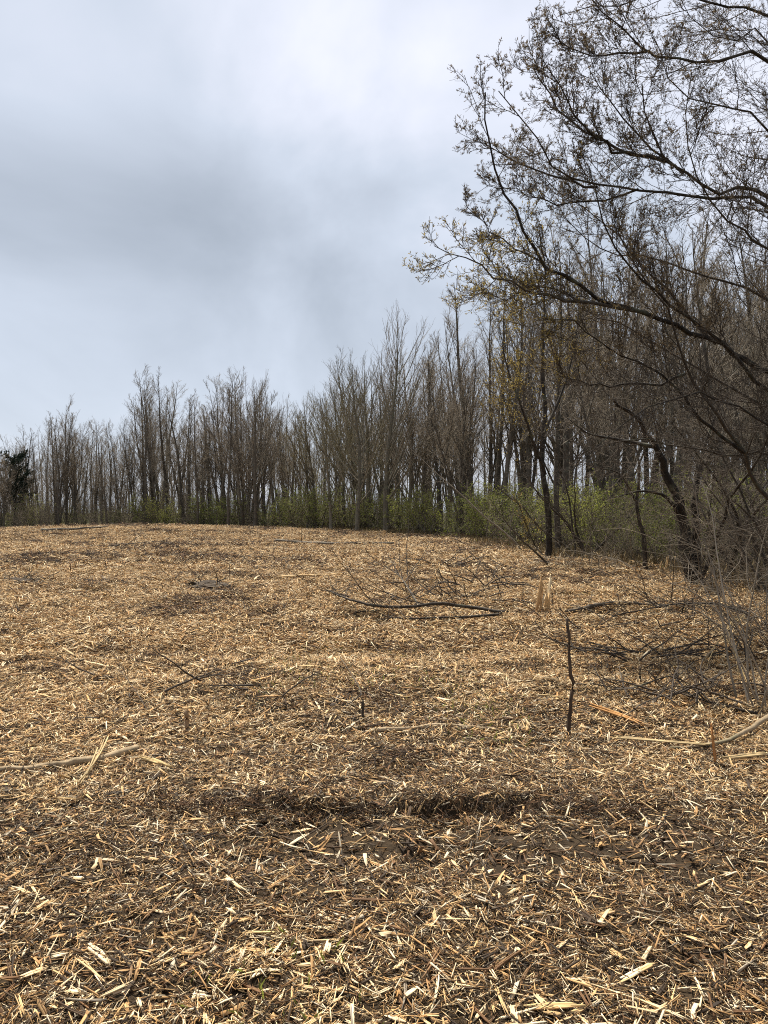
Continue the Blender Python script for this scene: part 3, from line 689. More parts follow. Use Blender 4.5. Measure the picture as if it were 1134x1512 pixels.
link('far_woods', tube_mesh('far_woods', br), M['twig_wood'], kind='stuff', label='far wood of bare trees reading as one grey-brown mass', category='wood')

# small dark evergreen at the far corner
def evergreen():
    d = 68.0; x = (22 - 567) / F * d; Hh = CAMZ + (756 - 670) / F * d
    t = thing('evergreen_tree', 'small dark evergreen tree among the bare trunks', 'tree', (x, d, h(x, d)))
    rq = random.Random(9); rsq = np.random.default_rng(9); tr = []; tips = []; bb = []
    tp, tr_ = grow(rq, (0, 0, -0.1), (0, 0, 1), Hh * 0.95, 0.14, 0.02, 10, 0.03, 0.05)
    ramify(rq, (tp, tr_, Hh), [dict(n=(40, 44), t=(0.25, 1.0), ang=(40, 75), len=(0.19, 0.29), tap=0.30, seg=5, k=3, wob=0.12, up=0.05, rmin=0.012, thick=0.01),
        dict(n=(8, 11), t=(0.2, 1.0), ang=(25, 60), len=(0.25, 0.5), tap=0.3, seg=4, k=3, wob=0.15, up=0.05, rmin=0.006, thick=0.006)], 0, bb, tips)
    link('trunk', tube_mesh('evergreen_trunk', [(tp, tr_, 7)] + [b for b in bb if b[2] == 3]), M['bark_dark'], t)
    link('crown', tip_leaves('evergreen_needles', tips, 26, 0.16, 0.4, rsq, spread=0.6, frac=(0.0, 1.05)), M['needle'], t, kind='stuff')
evergreen()

# ------------------------------------------------------------------ the big overhanging tree at the right
def big_tree():
    base = Vector((7.9, 12.4, 0)); base.z = h(7.9, 12.4)
    t = thing('overhanging_tree', 'large spreading tree with long dark limbs and opening buds reaching over the clearing', 'tree', base)
    rn = random.Random(21); rs2 = np.random.default_rng(21)
    tpts = spline([base + Vector((0, 0, -0.2)), base + Vector((0.05, 0, 1.6)), base + Vector((0.2, 0.1, 3.2)), base + Vector((0.1, 0.2, 5.4)), base + Vector((0.3, 0.3, 7.6)), base + Vector((0.1, 0.5, 10)), base + Vector((0.3, 0.4, 12.5))], 22)
    trad = [0.30 - 0.26 * i / 21 + (0.10 if i == 0 else 0) for i in range(22)]
    loc = lambda pts: [tuple(Vector(p) - base) for p in pts]
    link('trunk', tube_mesh('big_trunk', [(loc(tpts), trad, 12)]), M['bark_dark'], t)
    def at_h(z): return min(tpts, key=lambda p: abs(p.z - z))
    # main limbs: start height on the trunk (None: starts on another limb), then (pixel x, pixel y, distance)
    L = [
     (5.0, 0.085, [(1134, 291, 11.6), (1057, 284, 11.2), (1009, 256, 10.9), (973, 220, 10.6), (956, 167, 10.4), (947, 118, 10.2)]),
     (None, 0.050, [(982, 238, 10.7), (934, 229, 10.3), (885, 207, 10.0), (854, 176, 9.8), (828, 137, 9.6), (800, 88, 9.4)]),
     (4.8, 0.070, [(1134, 304, 11.9), (1057, 293, 11.6), (943, 279, 11.2), (881, 276, 10.9), (832, 256, 10.6), (797, 216, 10.3), (771, 172, 10.1), (734, 138, 9.9)]),
     (6.8, 0.070, [(1134, 97, 11.5), (1075, 88, 11.0), (1004, 88, 10.6), (960, 75, 10.3), (920, 48, 10.0), (894, 22, 9.8), (860, -25, 9.6)]),
     (7.4, 0.055, [(1134, 26, 12.0), (1075, 9, 11.6), (1000, -8, 11.1), (900, 6, 10.7), (830, 20, 10.4)]),
     (6.4, 0.045, [(1134, 63, 12.6), (1075, 62, 12.2), (1030, 40, 12.0), (990, -20, 11.7)]),
     (3.2, 0.100, [(1134, 548, 12.0), (1057, 508, 11.6), (1000, 484, 11.3), (965, 464, 11.1), (916, 455, 10.9), (860, 425, 10.6), (810, 392, 10.4), (784, 361, 10.2), (762, 317, 10.0), (744, 282, 9.9), (727, 238, 9.8), (718, 190, 9.7), (716, 138, 9.6)]),
     (None, 0.055, [(955, 462, 11.1), (872, 446, 10.7), (793, 434, 10.3), (749, 419, 10.0), (713, 397, 9.8), (669, 375, 9.6), (640, 362, 9.5)]),
     (3.0, 0.075, [(1134, 575, 11.3), (1080, 520, 11.0), (1030, 480, 10.8), (985, 440, 10.5), (960, 423, 10.3), (934, 392, 10.1), (907, 361, 9.9), (880, 305, 9.7), (868, 250, 9.6)]),
     (1.5, 0.075, [(1150, 745, 12.2), (1110, 704, 12.0), (1097, 665, 11.8), (1057, 612, 11.5), (1022, 554, 11.2), (1000, 515, 11.0), (987, 457, 10.8), (950, 412, 10.6), (915, 350, 10.4)]),
     (None, 0.050, [(1098, 668, 11.8), (1057, 638, 11.6), (1022, 603, 11.4), (982, 559, 11.2), (951, 541, 11.0), (881, 501, 10.7), (846, 475, 10.5), (800, 470, 10.3)]),
     (1.9, 0.045, [(1134, 669, 12.6), (1093, 673, 12.4), (1040, 665, 12.2), (951, 651, 11.8), (880, 660, 11.6), (835, 690, 11.5)]),
     (None, 0.036, [(1013, 552, 11.1), (969, 565, 11.2), (916, 568, 11.3), (872, 568, 11.4), (837, 552, 11.5), (802, 541, 11.6), (760, 552, 11.7)]),
     (3.6, 0.060, [(1134, 440, 12.8), (1080, 425, 12.9), (1020, 400, 13.0), (960, 380, 13.1), (900, 372, 13.2), (850, 340, 13.3), (820, 300, 13.4)]),
     (2.6, 0.055, [(1134, 600, 13.2), (1060, 560, 13.5), (990, 520, 13.8), (920, 480, 14.0), (850, 470, 14.2), (780, 480, 14.4), (720, 460, 14.5)]),
     (4.4, 0.050, [(1134, 370, 10.8), (1090, 340, 10.4), (1050, 300, 10.0), (1020, 240, 9.7), (1010, 180, 9.5), (1020, 110, 9.3)]),
     (2.2, 0.045, [(1150, 640, 11.0), (1090, 600, 10.6), (1030, 580, 10.3), (960, 600, 10.0), (900, 640, 9.8), (860, 690, 9.7)]),
     (5.8, 0.050, [(1134, 190, 12.4), (1090, 160, 12.2), (1040, 150, 12.0), (990, 120, 11.8), (960, 30, 11.6)]),
    ]
    L += [(None, 0.034, [(846, 416, 10.6), (790, 385, 10.9), (735, 350, 11.1), (700, 315, 11.3), (682, 290, 11.4)]),
          (None, 0.034, [(881, 276, 10.9), (820, 262, 11.2), (760, 240, 11.4), (712, 212, 11.6), (680, 200, 11.7)]),
          (None, 0.034, [(934, 229, 10.3), (865, 195, 10.6), (810, 140, 10.8), (785, 80, 11.0), (780, 30, 11.1)]),
          (None, 0.030, [(960, 75, 10.3), (890, 80, 10.7), (830, 62, 11.0), (805, 20, 11.2)]),
          (None, 0.032, [(943, 279, 11.2), (865, 300, 11.6), (795, 292, 11.9), (735, 272, 12.1), (700, 285, 12.2)]),
          (None, 0.032, [(872, 447, 10.7), (800, 425, 11.2), (745, 440, 11.5), (700, 432, 11.7), (675, 445, 11.8)]),
          (None, 0.032, [(1009, 256, 10.9), (930, 190, 11.4), (880, 120, 11.7), (850, 60, 11.9)]),
          (None, 0.036, [(1057, 508, 11.6), (960, 400, 12.0), (890, 330, 12.3), (830, 290, 12.5), (790, 240, 12.6)])]
    # limbs on the far sides of the crown
    extra = []
    for i in range(9):
        a = rn.uniform(-1.9, 1.5); z = rn.uniform(2.5, 9.5); p0 = at_h(z); d = Vector((math.cos(a), math.sin(a), rn.uniform(0.2, 0.7))).normalized()
        pp, _ = grow(rn, p0, d, rn.uniform(3.5, 5.5), 1, 1, 9, 0.10, 0.03); extra.append(pp)
    limbs = []
    for z0, r, pts in L:
        w = [P(*q) for q in pts]
        if z0 is not None: w = [at_h(z0)] + w
        n = max(9, len(w) * 2 + 2); sp = spline(w, n)
        sp = [sp[0]] + [p + Vector((rn.gauss(0, 0.022), rn.gauss(0, 0.04), rn.gauss(0, 0.022))) for p in sp[1:]]
        limbs.append((loc(sp), [r * 0.64 * (1 - 0.86 * (i / (n - 1)) ** 0.8) for i in range(n)]))
    for pp in extra: limbs.append((loc(pp), [0.06 * (1 - 0.85 * i / 8) for i in range(9)]))
    br, tips = [], []
    S1 = [dict(n=(17, 20), t=(0.12, 1.0), ang=(24, 60), len=(0.45, 0.85), tap=0.62, seg=9, k=4, wob=0.10, up=0.045, rmin=0.0065, thick=0.0068, flat=0.1),
          dict(n=(9, 12), t=(0.12, 1.0), ang=(24, 58), len=(0.25, 0.55), tap=0.35, seg=6, k=3, wob=0.11, up=0.05, rmin=0.0042, thick=0.005, tips=True),
          dict(n=(5, 8), t=(0.12, 1.0), ang=(28, 62), len=(0.25, 0.55), tap=0.3, seg=4, k=3, wob=0.13, up=0.04, rmin=0.0040, thick=0.004)]
    for i, (pp, rr) in enumerate(limbs):
        link('limb', tube_mesh('limb', [(pp, rr, 8)]), M['bark_dark'], t)
        ln = sum((Vector(a) - Vector(b)).length for a, b in zip(pp, pp[1:]))
        ramify(rn, (pp, rr, min(2.4, ln * 0.42)), S1, 0, br, tips)
    # keep the near air over the clearing free of twigs that would reach the viewer
    br = [b for b in br if b[0][-1][1] + base.y > 6.5]; tips = [b for b in tips if b[-1][1] + base.y > 6.5]
    link('crown', tube_mesh('big_crown', br), M['twig_dark'], t)
    hi = [b for b in tips if b[-1][2] + base.z > 2.6 + 0.35 * (b[-1][0] + base.x)]
    pos, dr = [], []
    for bp in hi:
        if rs2.random() < 0.60: continue
        m = len(bp) - 1
        for f in list(rs2.uniform(0.15, 0.95, 2)) + [1.0]:
            k = min(int(f * m), m - 1); a = np.array(bp[k]); b = np.array(bp[k + 1]); w = f * m - k
            T = (b - a) / (np.linalg.norm(b - a) + 1e-9)
            for _ in range(rs2.integers(2, 5)):
                pos.append(a + (b - a) * w); dr.append(T * 0.8 + rs2.normal(0, 0.65, 3) + np.array([0, 0, 0.3]))
    pos = np.array(pos); dr = np.array(dr); yl = (pos[:, 0] + base.x < 2.6 + rs2.normal(0, 0.5, len(pos))) & (pos[:, 2] + base.z < 5.6 + rs2.normal(0, 0.5, len(pos)))
    link('leaf_buds', leaf_mesh('big_buds', pos[~yl], dr[~yl], 0.036, 0.22, rs2), M['leaf_opening'], t, kind='stuff')
    link('leaf_buds', leaf_mesh('big_buds_open', pos[yl][::2], dr[yl][::2], 0.044, 0.26, rs2), M['leaf_yellow'], t, kind='stuff')
    print('big tree twigs', len(br), 'buds', len(pos))
big_tree()

# ------------------------------------------------------------------ trees and tangles close to the right edge of the clearing
def custom_tree(name, label, base, stems, specs, bark, twig, seed, leaf=None):
    """stems: list of (control points in world space, base radius)"""
    base = Vector(base); t = thing(name, label, 'tree', base); rn = random.Random(seed); rs2 = np.random.default_rng(seed)
    tb, br, tips = [], [], []
    for pts, r in stems:
        n = max(8, len(pts) * 3); sp = spline(pts, n); sp = [tuple(p + Vector((rn.gauss(0, r * 0.25), rn.gauss(0, r * 0.25), 0)) - base) for p in sp]
        rr = [r * (1 - 0.85 * i / (n - 1)) for i in range(n)]; tb.append((sp, rr, 8))
        ln = sum((Vector(a) - Vector(b)).length for a, b in zip(sp, sp[1:]))
        if specs: ramify(rn, (sp, rr, ln), specs, 0, br, tips)
    link('trunk', tube_mesh(name + '_trunk', tb), bark, t)
    if br: link('crown', tube_mesh(name + '_crown', br), twig, t)
    if leaf: link('leaf_buds', tip_leaves(name + '_buds', tips, leaf[0], leaf[1], 0.4, rs2, keep=leaf[2]), leaf[3], t, kind='stuff')
    return t
TANGLE = [dict(n=(14, 18), t=(0.15, 1.0), ang=(30, 75), len=(0.16, 0.34), tap=0.4, seg=7, k=4, wob=0.17, up=0.0, rmin=0.006, thick=0.006),
          dict(n=(6, 9), t=(0.15, 1.0), ang=(25, 65), len=(0.25, 0.55), tap=0.3, seg=5, k=3, wob=0.18, up=0.0, rmin=0.004, thick=0.005),
          dict(n=(3, 5), t=(0.2, 1.0), ang=(25, 65), len=(0.3, 0.6), tap=0.3, seg=3, k=3, wob=0.18, up=0.0, rmin=0.003, thick=0.004)]
g = G(808, 826)
d = g.y
custom_tree('forked_tree', 'dark forked slender tree at the corner of the clearing', g,
    [([g + Vector((0, 0, -0.1)), P(812, 780, d), P(806, 730, d), P(800, 690, d + .1), P(803, 620, d + .2), P(800, 520, d + .3), P(805, 420, d + .4), P(798, 340, d + .5)], 0.115),
     ([g, P(790, 805, d - .1), P(775, 770, d - .3), P(762, 735, d - .5)], 0.03),
     ([P(806, 700, d), P(790, 660, d - .5), P(770, 600, d - 1), P(748, 540, d - 1.2), P(735, 470, d - 1.4)], 0.055),
     ([P(803, 640, d), P(830, 580, d + .5), P(850, 500, d + .8), P(858, 420, d + 1)], 0.05)],
    [dict(n=(15, 19), t=(0.25, 1.0), ang=(25, 55), len=(0.14, 0.28), tap=0.5, seg=7, k=4, wob=0.11, up=0.07, rmin=0.009, thick=0.008),
     dict(n=(6, 9), t=(0.15, 1.0), ang=(22, 50), len=(0.25, 0.5), tap=0.35, seg=4, k=3, wob=0.12, up=0.06, rmin=0.006, thick=0.006),
     dict(n=(3, 5), t=(0.2, 1.0), ang=(25, 50), len=(0.3, 0.6), tap=0.3, seg=3, k=3, wob=0.12, up=0.05, rmin=0.005, thick=0.005)],
    M['bark_dark'], M['twig_dark'], 41, (2, 0.06, 0.75, M['leaf_yellow']))
g = G(775, 815)
custom_tree('bent_sapling', 'pale bare sapling bent over in a long arc towards the fan-crowned tree', g,
    [([g + Vector((0, 0, -0.1)), P(752, 792, g.y), P(715, 762, g.y + .2), P(672, 722, g.y + .6), P(635, 690, g.y + 1), P(598, 655, g.y + 1.4)], 0.040),
     ([P(672, 722, g.y + .6), P(655, 712, g.y + .2), P(630, 712, g.y)], 0.014), ([P(715, 762, g.y + .2), P(690, 722, g.y), P(660, 690, g.y - .2)], 0.016)],
    [dict(n=(5, 7), t=(0.4, 1.0), ang=(20, 50), len=(0.06, 0.16), tap=0.4, seg=4, k=3, wob=0.1, up=0.03, rmin=0.007, thick=0.007)], M['twig_grey'], M['twig_grey'], 43)
g = G(815, 838)
custom_tree('leaning_sapling', 'dark bare stem leaning out low beside the forked tree', g,
    [([g + Vector((0, 0, -0.05)), P(790, 815, g.y - .2), P(768, 795, g.y - .4), P(745, 768, g.y - .5), P(722, 735, g.y - .6)], 0.035), ([P(790, 815, g.y - .2), P(800, 790, g.y - .6), P(792, 770, g.y - .8)], 0.016)],
    [dict(n=(6, 8), t=(0.3, 1.0), ang=(25, 60), len=(0.12, 0.3), tap=0.3, seg=4, k=3, wob=0.14, up=0.02, rmin=0.006, thick=0.006)], M['bark_dark'], M['twig_dark'], 44)
g = G(1022, 862)
d = g.y
custom_tree('tangled_tree', 'low dark tree with leaning twin trunks wrapped in a tangle of twigs', g,
    [([g + Vector((0, 0, -0.1)), P(1012, 800, d), P(1000, 740, d), P(982, 700, d), P(968, 660, d - .2), P(940, 620, d - .4), P(900, 590, d - .6)], 0.15),
     ([g + Vector((0.15, 0.1, -0.1)), P(1030, 790, d + .1), P(1025, 720, d + .2), P(1040, 660, d + .3), P(1060, 600, d + .4)], 0.12),
     ([P(1005, 760, d), P(985, 735, d - .5), P(950, 725, d - .8), P(905, 735, d - 1)], 0.05),
     ([P(968, 660, d), P(920, 650, d + .4), P(870, 640, d + .6), P(835, 615, d + .6)], 0.05)],
    TANGLE, M['bark_dark'], M['twig_tangle'], 45)
g = G(955, 845)
d = g.y
custom_tree('thin_tangled_tree', 'thin crooked tree standing in front of the green shrubs, next to the twin-trunked one', g,
    [([g + Vector((0, 0, -0.1)), P(950, 790, d), P(938, 740, d), P(945, 690, d), P(930, 640, d), P(915, 600, d)], 0.07), ([P(938, 740, d), P(915, 700, d - .3), P(880, 690, d - .5), P(850, 680, d - .6)], 0.03)],
    TANGLE, M['bark_dark'], M['twig_tangle'], 46)

TG = []
for i in range(4):
    rt = random.Random(600 + i); st, bb, tt = [], [], []
    for j in range(6):
        az = rt.uniform(0, 6.28); an = rt.uniform(0.15, 0.75)
        pp, rr = grow(rt, (rt.gauss(0, 0.3), rt.gauss(0, 0.3), -0.1), (math.cos(az) * math.sin(an), math.sin(az) * math.sin(an), math.cos(an)), rt.uniform(3.2, 5.6), rt.uniform(0.025, 0.05), 0.008, 12, 0.12, -0.02)
        st.append((pp, rr, 6)); ramify(rt, (pp, rr, 4.5), TANGLE, 0, bb, tt)
    TG.append((tube_mesh('tangle_stems', st), tube_mesh('tangle_twigs', bb)))
TL = [('beside the overhanging tree trunk', 1175, 13.6), ('between the overhanging tree and the twin-trunked tree', 1090, 16.0), ('right behind the twin-trunked tree', 1035, 19.5), ('behind the mass of grey canes', 1120, 18.0), ('close behind the forked tree', 862, 25.5)]
for i, (w, px, dd) in enumerate(TL):
    x = (px - 567) / F * dd; t = thing('tangled_thicket', 'leafless tangled thicket of arching stems ' + w, 'thicket', (x, dd, h(x, dd)), i * 1.9); sc_ = 0.85 + 0.3 * ((i * 37) % 10) / 10; t.scale = (sc_, sc_, sc_)
    for nm, me, m in (('stems', TG[i % 4][0], M['bark_dark']), ('twigs', TG[i % 4][1], M['twig_tangle'])):
        o = link(nm, me, m, t, kind='stuff')
def bramble(label, px, py, seed, n, spread, hgt, m=None, leanx=-0.3):
    g = G(px, py); t = thing('bramble', label, 'bramble', g); rn = random.Random(seed); br = []
    for i in range(n):
        p = (rn.gauss(0, spread * 0.4), rn.gauss(0, spread * 0.4), -0.05)
        d = (rn.gauss(leanx, 0.5), rn.gauss(-0.1, 0.5), rn.uniform(0.5, 1.2)); L = hgt * rn.uniform(0.7, 1.5)
        pp, rr = grow(rn, p, Vector(d).normalized(), L, rn.uniform(0.005, 0.011), 0.003, 11, 0.11, -0.085)
        br.append((pp, rr, 4))
        ramify(rn, (pp, rr, L), [dict(n=(4, 8), t=(0.2, 1.0), ang=(30, 70), len=(0.15, 0.35), tap=0.3, seg=5, k=3, wob=0.2, up=-0.02, rmin=0.003, thick=0.004),
                                 dict(n=(2, 4), t=(0.2, 1.0), ang=(30, 70), len=(0.2, 0.5), tap=0.3, seg=3, k=3, wob=0.2, up=0, rmin=0.0025, thick=0.004)], 0, br, [])
    link('canes', tube_mesh('bramble_canes', br), m or M['brush'], t, kind='stuff')
bramble('mass of grey canes arching at the foot of the twin-trunked tree', 1040, 868, 51, 40, 1.5, 1.5, M['twig_grey'])
bramble('dark arching canes between the forked tree and the thin crooked tree', 890, 845, 52, 26, 1.3, 1.2)
bramble('pale dry canes hanging over the split branch', 1120, 940, 53, 26, 0.7, 1.1, M['brush'])
bramble('dark matted canes piled under the pale dry canes', 1105, 965, 57, 22, 0.5, 0.6, M['twig_dark'])
bramble('low dark canes sprawling over the chips below the twin-trunked tree', 1000, 905, 54, 22, 0.9, 0.75, M['twig_dark'])
def upright_canes():
    g = G(1118, 1048); t = thing('cane_clump', 'clump of thin upright grey canes rising beside the long yellow split branch', 'canes', g); rq = random.Random(58)
    for i in range(11):
        pp, rr = grow(rq, (rq.gauss(0.02, 0.09), rq.gauss(0, 0.12), -0.05), (rq.gauss(-0.06, 0.16), rq.gauss(0, 0.15), 1), rq.uniform(0.9, 2.1), rq.uniform(0.006, 0.011), 0.003, 14, 0.06, 0.0); br = [(pp, rr, 5)]
        ramify(rq, (pp, rr, 1.0), [dict(n=(3, 6), t=(0.35, 1.0), ang=(25, 60), len=(0.15, 0.4), tap=0.3, seg=5, k=3, wob=0.14, up=0.02, rmin=0.0025, thick=0.004)], 0, br, [])
        link('cane', tube_mesh('cane', br), M['twig_grey'], t)
upright_canes()
bramble('brown canes crowding the overhanging tree trunk', 1150, 880, 55, 40, 1.5, 2.0)
bramble('thin grey canes at the foot of the forked tree', 830, 838, 56, 16, 0.9, 0.8, M['twig_grey'])

# ------------------------------------------------------------------ things lying on and sticking out of the mulch
def rough_tube(name, br, rn, amt, flat):
    v, q = tubes(br); r = np.mean(br[0][1]); rg = np.random.default_rng(rn.randint(0, 9999)); v = v + rg.normal(0, r * amt, v.shape)
    if flat: v[:, 2] = v[:, 2] * 1.0
    return mesh(name, v, q, smooth=not flat)
def stick(name, label, cat, pts, r, m, twigs=(0, 0), seed=1, ends=0.25, tw_m=None, sides=None, k=7, part='stem', jit=0.15):
    """a fallen branch: stem part, side branches as parts, fine twigs"""
    base = Vector(pts[0]); t = thing(name, label, cat, base); rn = random.Random(seed)
    n = max(7, len(pts) * 3); sp = spline(pts, n); sp = [tuple(p - base + Vector((rn.gauss(0, r * jit), rn.gauss(0, r * jit), rn.gauss(0, r * jit)))) for p in sp]
    rr = [r * (1 - (1 - ends) * i / (n - 1)) * rn.uniform(0.93, 1.07) for i in range(n)]
    sp = [sp[0]] + sp + [sp[-1]]; rr = [0.001] + rr + [0.001]     # close the broken ends
    me = rough_tube(name, [(sp, rr, k)], rn, 0.10 if k > 5 else 0.22, k <= 5); set_shade(me, [rn.random()] * len(me.vertices)); link(part, me, m, t)
    ln = sum((Vector(a) - Vector(b)).length for a, b in zip(sp, sp[1:])); br = []
    for q, rq in (sides or []):
        n2 = max(6, len(q) * 3); s2 = [tuple(p - base) for p in spline(q, n2)]; r2 = [rq * (1 - 0.8 * i / (n2 - 1)) for i in range(n2)]
        link('side_branch', tube_mesh('side_branch', [(s2, r2, 6)]), m, t)
        l2 = sum((Vector(a) - Vector(b)).length for a, b in zip(s2, s2[1:]))
        if twigs[1]: ramify(rn, (s2, r2, l2), [dict(n=twigs, t=(0.2, 1.0), ang=(20, 50), len=(0.15, 0.4), tap=0.3, seg=5, k=3, wob=0.1, up=0.06, rmin=0.0060, thick=0.007)], 0, br, [])
    if twigs[1]: ramify(rn, (sp[1:-1], rr[1:-1], ln), [dict(n=twigs, t=(0.2, 1.0), ang=(20, 55), len=(0.12, 0.3), tap=0.3, seg=5, k=3, wob=0.1, up=0.06, rmin=0.0060, thick=0.007),
            dict(n=(2, 4), t=(0.2, 1.0), ang=(20, 50), len=(0.25, 0.5), tap=0.3, seg=4, k=3, wob=0.12, up=0.0, rmin=0.0042, thick=0.006)], 0, br, [])
    if br: link('twigs', tube_mesh('stick_twigs', br), tw_m or m, t, kind='stuff')
    return t
def slab(name, label, cat, p0, p1, w, th, m, seed):
    p0, p1 = Vector(p0), Vector(p1); dv = p1 - p0; rq2 = np.random.default_rng(seed)
    me = frayed_mesh(name, rq2, dv.length, w, th, n=4, sec=6, bend=0.02)
    o = thing(name, label, cat, (p0 + p1) / 2, 0, None, me, m); o.rotation_euler = dv.to_track_quat('X', 'Z').to_euler(); return o
def GL_(lst, lift=0.02): return [G(x, y, lift + 0.03) for x, y in lst]

stick('upright_stick', 'thin brown stick standing upright alone in the wood chips', 'stick',
      [G(840, 1090, -0.06), G(840, 1090) + Vector((0.004, 0, 0.18)), G(840, 1090) + Vector((0.022, 0, 0.36)), G(840, 1090) + Vector((0.006, 0, 0.56)), G(840, 1090) + Vector((-0.012, 0.01, 0.86))], 0.0165, M['stick_brown'], (0, 0), 61, 0.6, M['twig_grey'], jit=0.22)
a = G(745, 915)
stick('fallen_branch', 'dark fallen branch forking into two limbs, lying across the middle of the clearing', 'branch',
      [G(748, 916, 0.10), G(700, 912, 0.15), G(655, 908, 0.17), G(610, 910, 0.15), G(565, 912, 0.13), G(520, 904, 0.17), G(482, 889, 0.22)], 0.030, M['bark_dark'], (14, 18), 62, 0.22, M['twig_dark'],
      [([G(740, 918, 0.10), G(690, 924, 0.11), G(640, 926, 0.11), G(600, 927, 0.10), G(565, 922, 0.10)], 0.022),
       ([G(620, 907, 0.10), G(600, 885, 0.25), G(585, 868, 0.32), G(555, 850, 0.34)], 0.018),
       ([G(560, 909, 0.07), G(530, 912, 0.05), G(500, 920, 0.05)], 0.012)])
for i, (px, py, ht, lx, lab) in enumerate(((742, 885, 0.55, -0.36, 'thin sprig leaning from the thick end of the dark fallen branch'), (690, 890, 0.45, -0.2, 'thin dark sprig rising behind the dark fallen branch'),
        (772, 893, 0.42, 0.03, 'straight thin sprig between the dark fallen branch and the splintered stump'), (655, 882, 0.5, -0.35, 'wispy sprig over the middle of the dark fallen branch'), (722, 872, 0.3, -0.1, 'short twiggy sprig behind the dark fallen branch'), (815, 900, 0.30, 0.05, 'short sprig beside the splintered stump'))):
    g = G(px, py, -0.03)
    stick('sprig', lab, 'sprig', [g, g + Vector((lx * ht * 0.4, 0, ht * 0.45)), g + Vector((lx * ht, 0.05, ht))], 0.010, M['twig_dark'], (4, 7), 70 + i, 0.4)
for i, (px, py, n) in enumerate(((640, 888, 26), (700, 870, 18), (690, 838, 14), (310, 1020, 8), (1010, 1035, 34), (975, 975, 26), (230, 812, 8), (880, 935, 14))):
    labs = ['heap of thin dark brushwood behind the fallen branch', 'small heap of brushwood between fallen branch and splintered stump', 'wispy heap of twigs on pale chips before the forked tree', 'low tuft of fine dark twigs in the open mulch, near a stub', 'flat tangle of blackish twigs between upright stick and split branch', 'flat tangle of thin twigs below the low dark canes', 'wispy little heap of twigs on the low mound', 'sparse heap of thin twigs near the dark half-rotten log']
    g = G(px, py); t = thing('brushwood_heap', labs[i], 'brushwood', g); rq = random.Random(90 + i); br = []
    sp_ = 0.02 * g.y + 0.14
    for j in range(n):
        p = (rq.gauss(0, sp_ * 1.5), rq.gauss(0, sp_ * 0.8), rq.uniform(0.02, 0.10)); az = rq.choice([0, math.pi]) + rq.gauss(0, 0.7)
        pp, rr = grow(rq, p, (math.cos(az), math.sin(az), rq.uniform(0.05, 0.75)), rq.uniform(0.25, 0.75) * (0.6 + g.y * 0.05), rq.uniform(0.004, 0.008) * (0.8 + 0.09 * g.y), 0.0018 + 0.0003 * g.y, 8, 0.12, -0.02); br.append((pp, rr, 4))
        ramify(rq, (pp, rr, 0.5), [dict(n=(2, 5), t=(0.2, 1.0), ang=(20, 55), len=(0.2, 0.5), tap=0.3, seg=4, k=3, wob=0.13, up=0.0, rmin=0.0016 + 0.00032 * g.y, thick=0.005)], 0, br, [])
    link('twigs', tube_mesh('brush_twigs', br), M['twig_dark'], t, kind='stuff')
stick('half_rotten_log', 'dark half-rotten log with a pale broken end, behind the upright stick', 'log', GL_([(838, 912), (870, 902), (910, 899), (950, 898), (988, 901)], 0.03), 0.034, M['bark_dark'], (2, 3), 63, 0.7, M['twig_grey'])
stick('fallen_branch', 'thin dark branch with curling side twigs leading to the bramble', 'branch', [G(1105, 930, 0.22), G(1060, 912, 0.2), G(1010, 908, 0.16), G(960, 912, 0.12), G(905, 918, 0.08)], 0.024, M['bark_dark'], (5, 8), 64, 0.25, M['twig_dark'])
stick('fallen_branch', 'blackish crooked branch lying above the long yellow split branch', 'branch', [G(1118, 1062, 0.03), G(1070, 1050, 0.04), G(1020, 1040, 0.07), G(990, 1015, 0.1), G(930, 1030, 0.07), G(870, 1018, 0.05)], 0.012, M['bark_dark'], (4, 7), 65, 0.3, M['twig_dark'])
stick('grey_branch', 'grey barked branch lying in the mulch a little past the rut lip', 'branch', GL_([(556, 1090), (600, 1084), (650, 1079), (700, 1081), (735, 1086)], 0.006), 0.018, M['bark_tan'], (1, 2), 66, 0.45)
stick('peeled_log', 'smooth tan log with green-grey bark at one end and chips leaning on it', 'log', [G(200, 1112, 0.022), G(172, 1122, 0.026), G(150, 1127, 0.022), G(110, 1133, 0.026), G(60, 1138, 0.012), G(0, 1143, 0.014), G(-60, 1150, 0.012)], 0.027, M['bark_tan'], (0, 0), 67, 0.55)
slab('split_wood', 'flat pale slab of split wood leaning over the tan log', 'wood piece', G(120, 1165, 0.015), G(158, 1110, 0.10), 0.026, 0.011, M['torn'], 68)
slab('split_wood', 'broken pale slab poking out beside the tan log end', 'wood piece', G(205, 1125, 0.03), G(255, 1138, 0.02), 0.034, 0.010, M['torn'], 168)
stick('split_branch', 'long yellow split branch with dark underside at the edge of the bramble', 'branch', [G(1180, 1062, 0.12), G(1134, 1078, 0.09), G(1090, 1098, 0.05), G(1050, 1106, 0.03), G(990, 1108, 0.02)], 0.026, M['bark_tan'], (0, 0), 69, 0.3, k=7)
slab('split_stake', 'orange splinter stuck upright beside the long yellow split branch', 'splinter', G(1057, 1132, -0.02), G(1054, 1132) + Vector((-0.01, 0.02, 0.25)), 0.035, 0.015, M['heart'], 71)
slab('torn_wood', 'reddish brown torn slab on the chips beside the upright stick', 'wood piece', G(872, 1054, 0.07), G(960, 1078, 0.03), 0.05, 0.016, M['heart'], 72)
slab('torn_wood', 'yellow torn slab end to end with the long yellow split branch', 'wood piece', G(905, 1096, 0.035), G(1045, 1108, 0.035), 0.034, 0.012, M['torn'], 172)
slab('torn_wood', 'pale broad slab lying between the upright stick and the split branch', 'wood piece', G(1060, 1128, 0.03), G(1134, 1124, 0.04), 0.03, 0.012, M['torn'], 173)
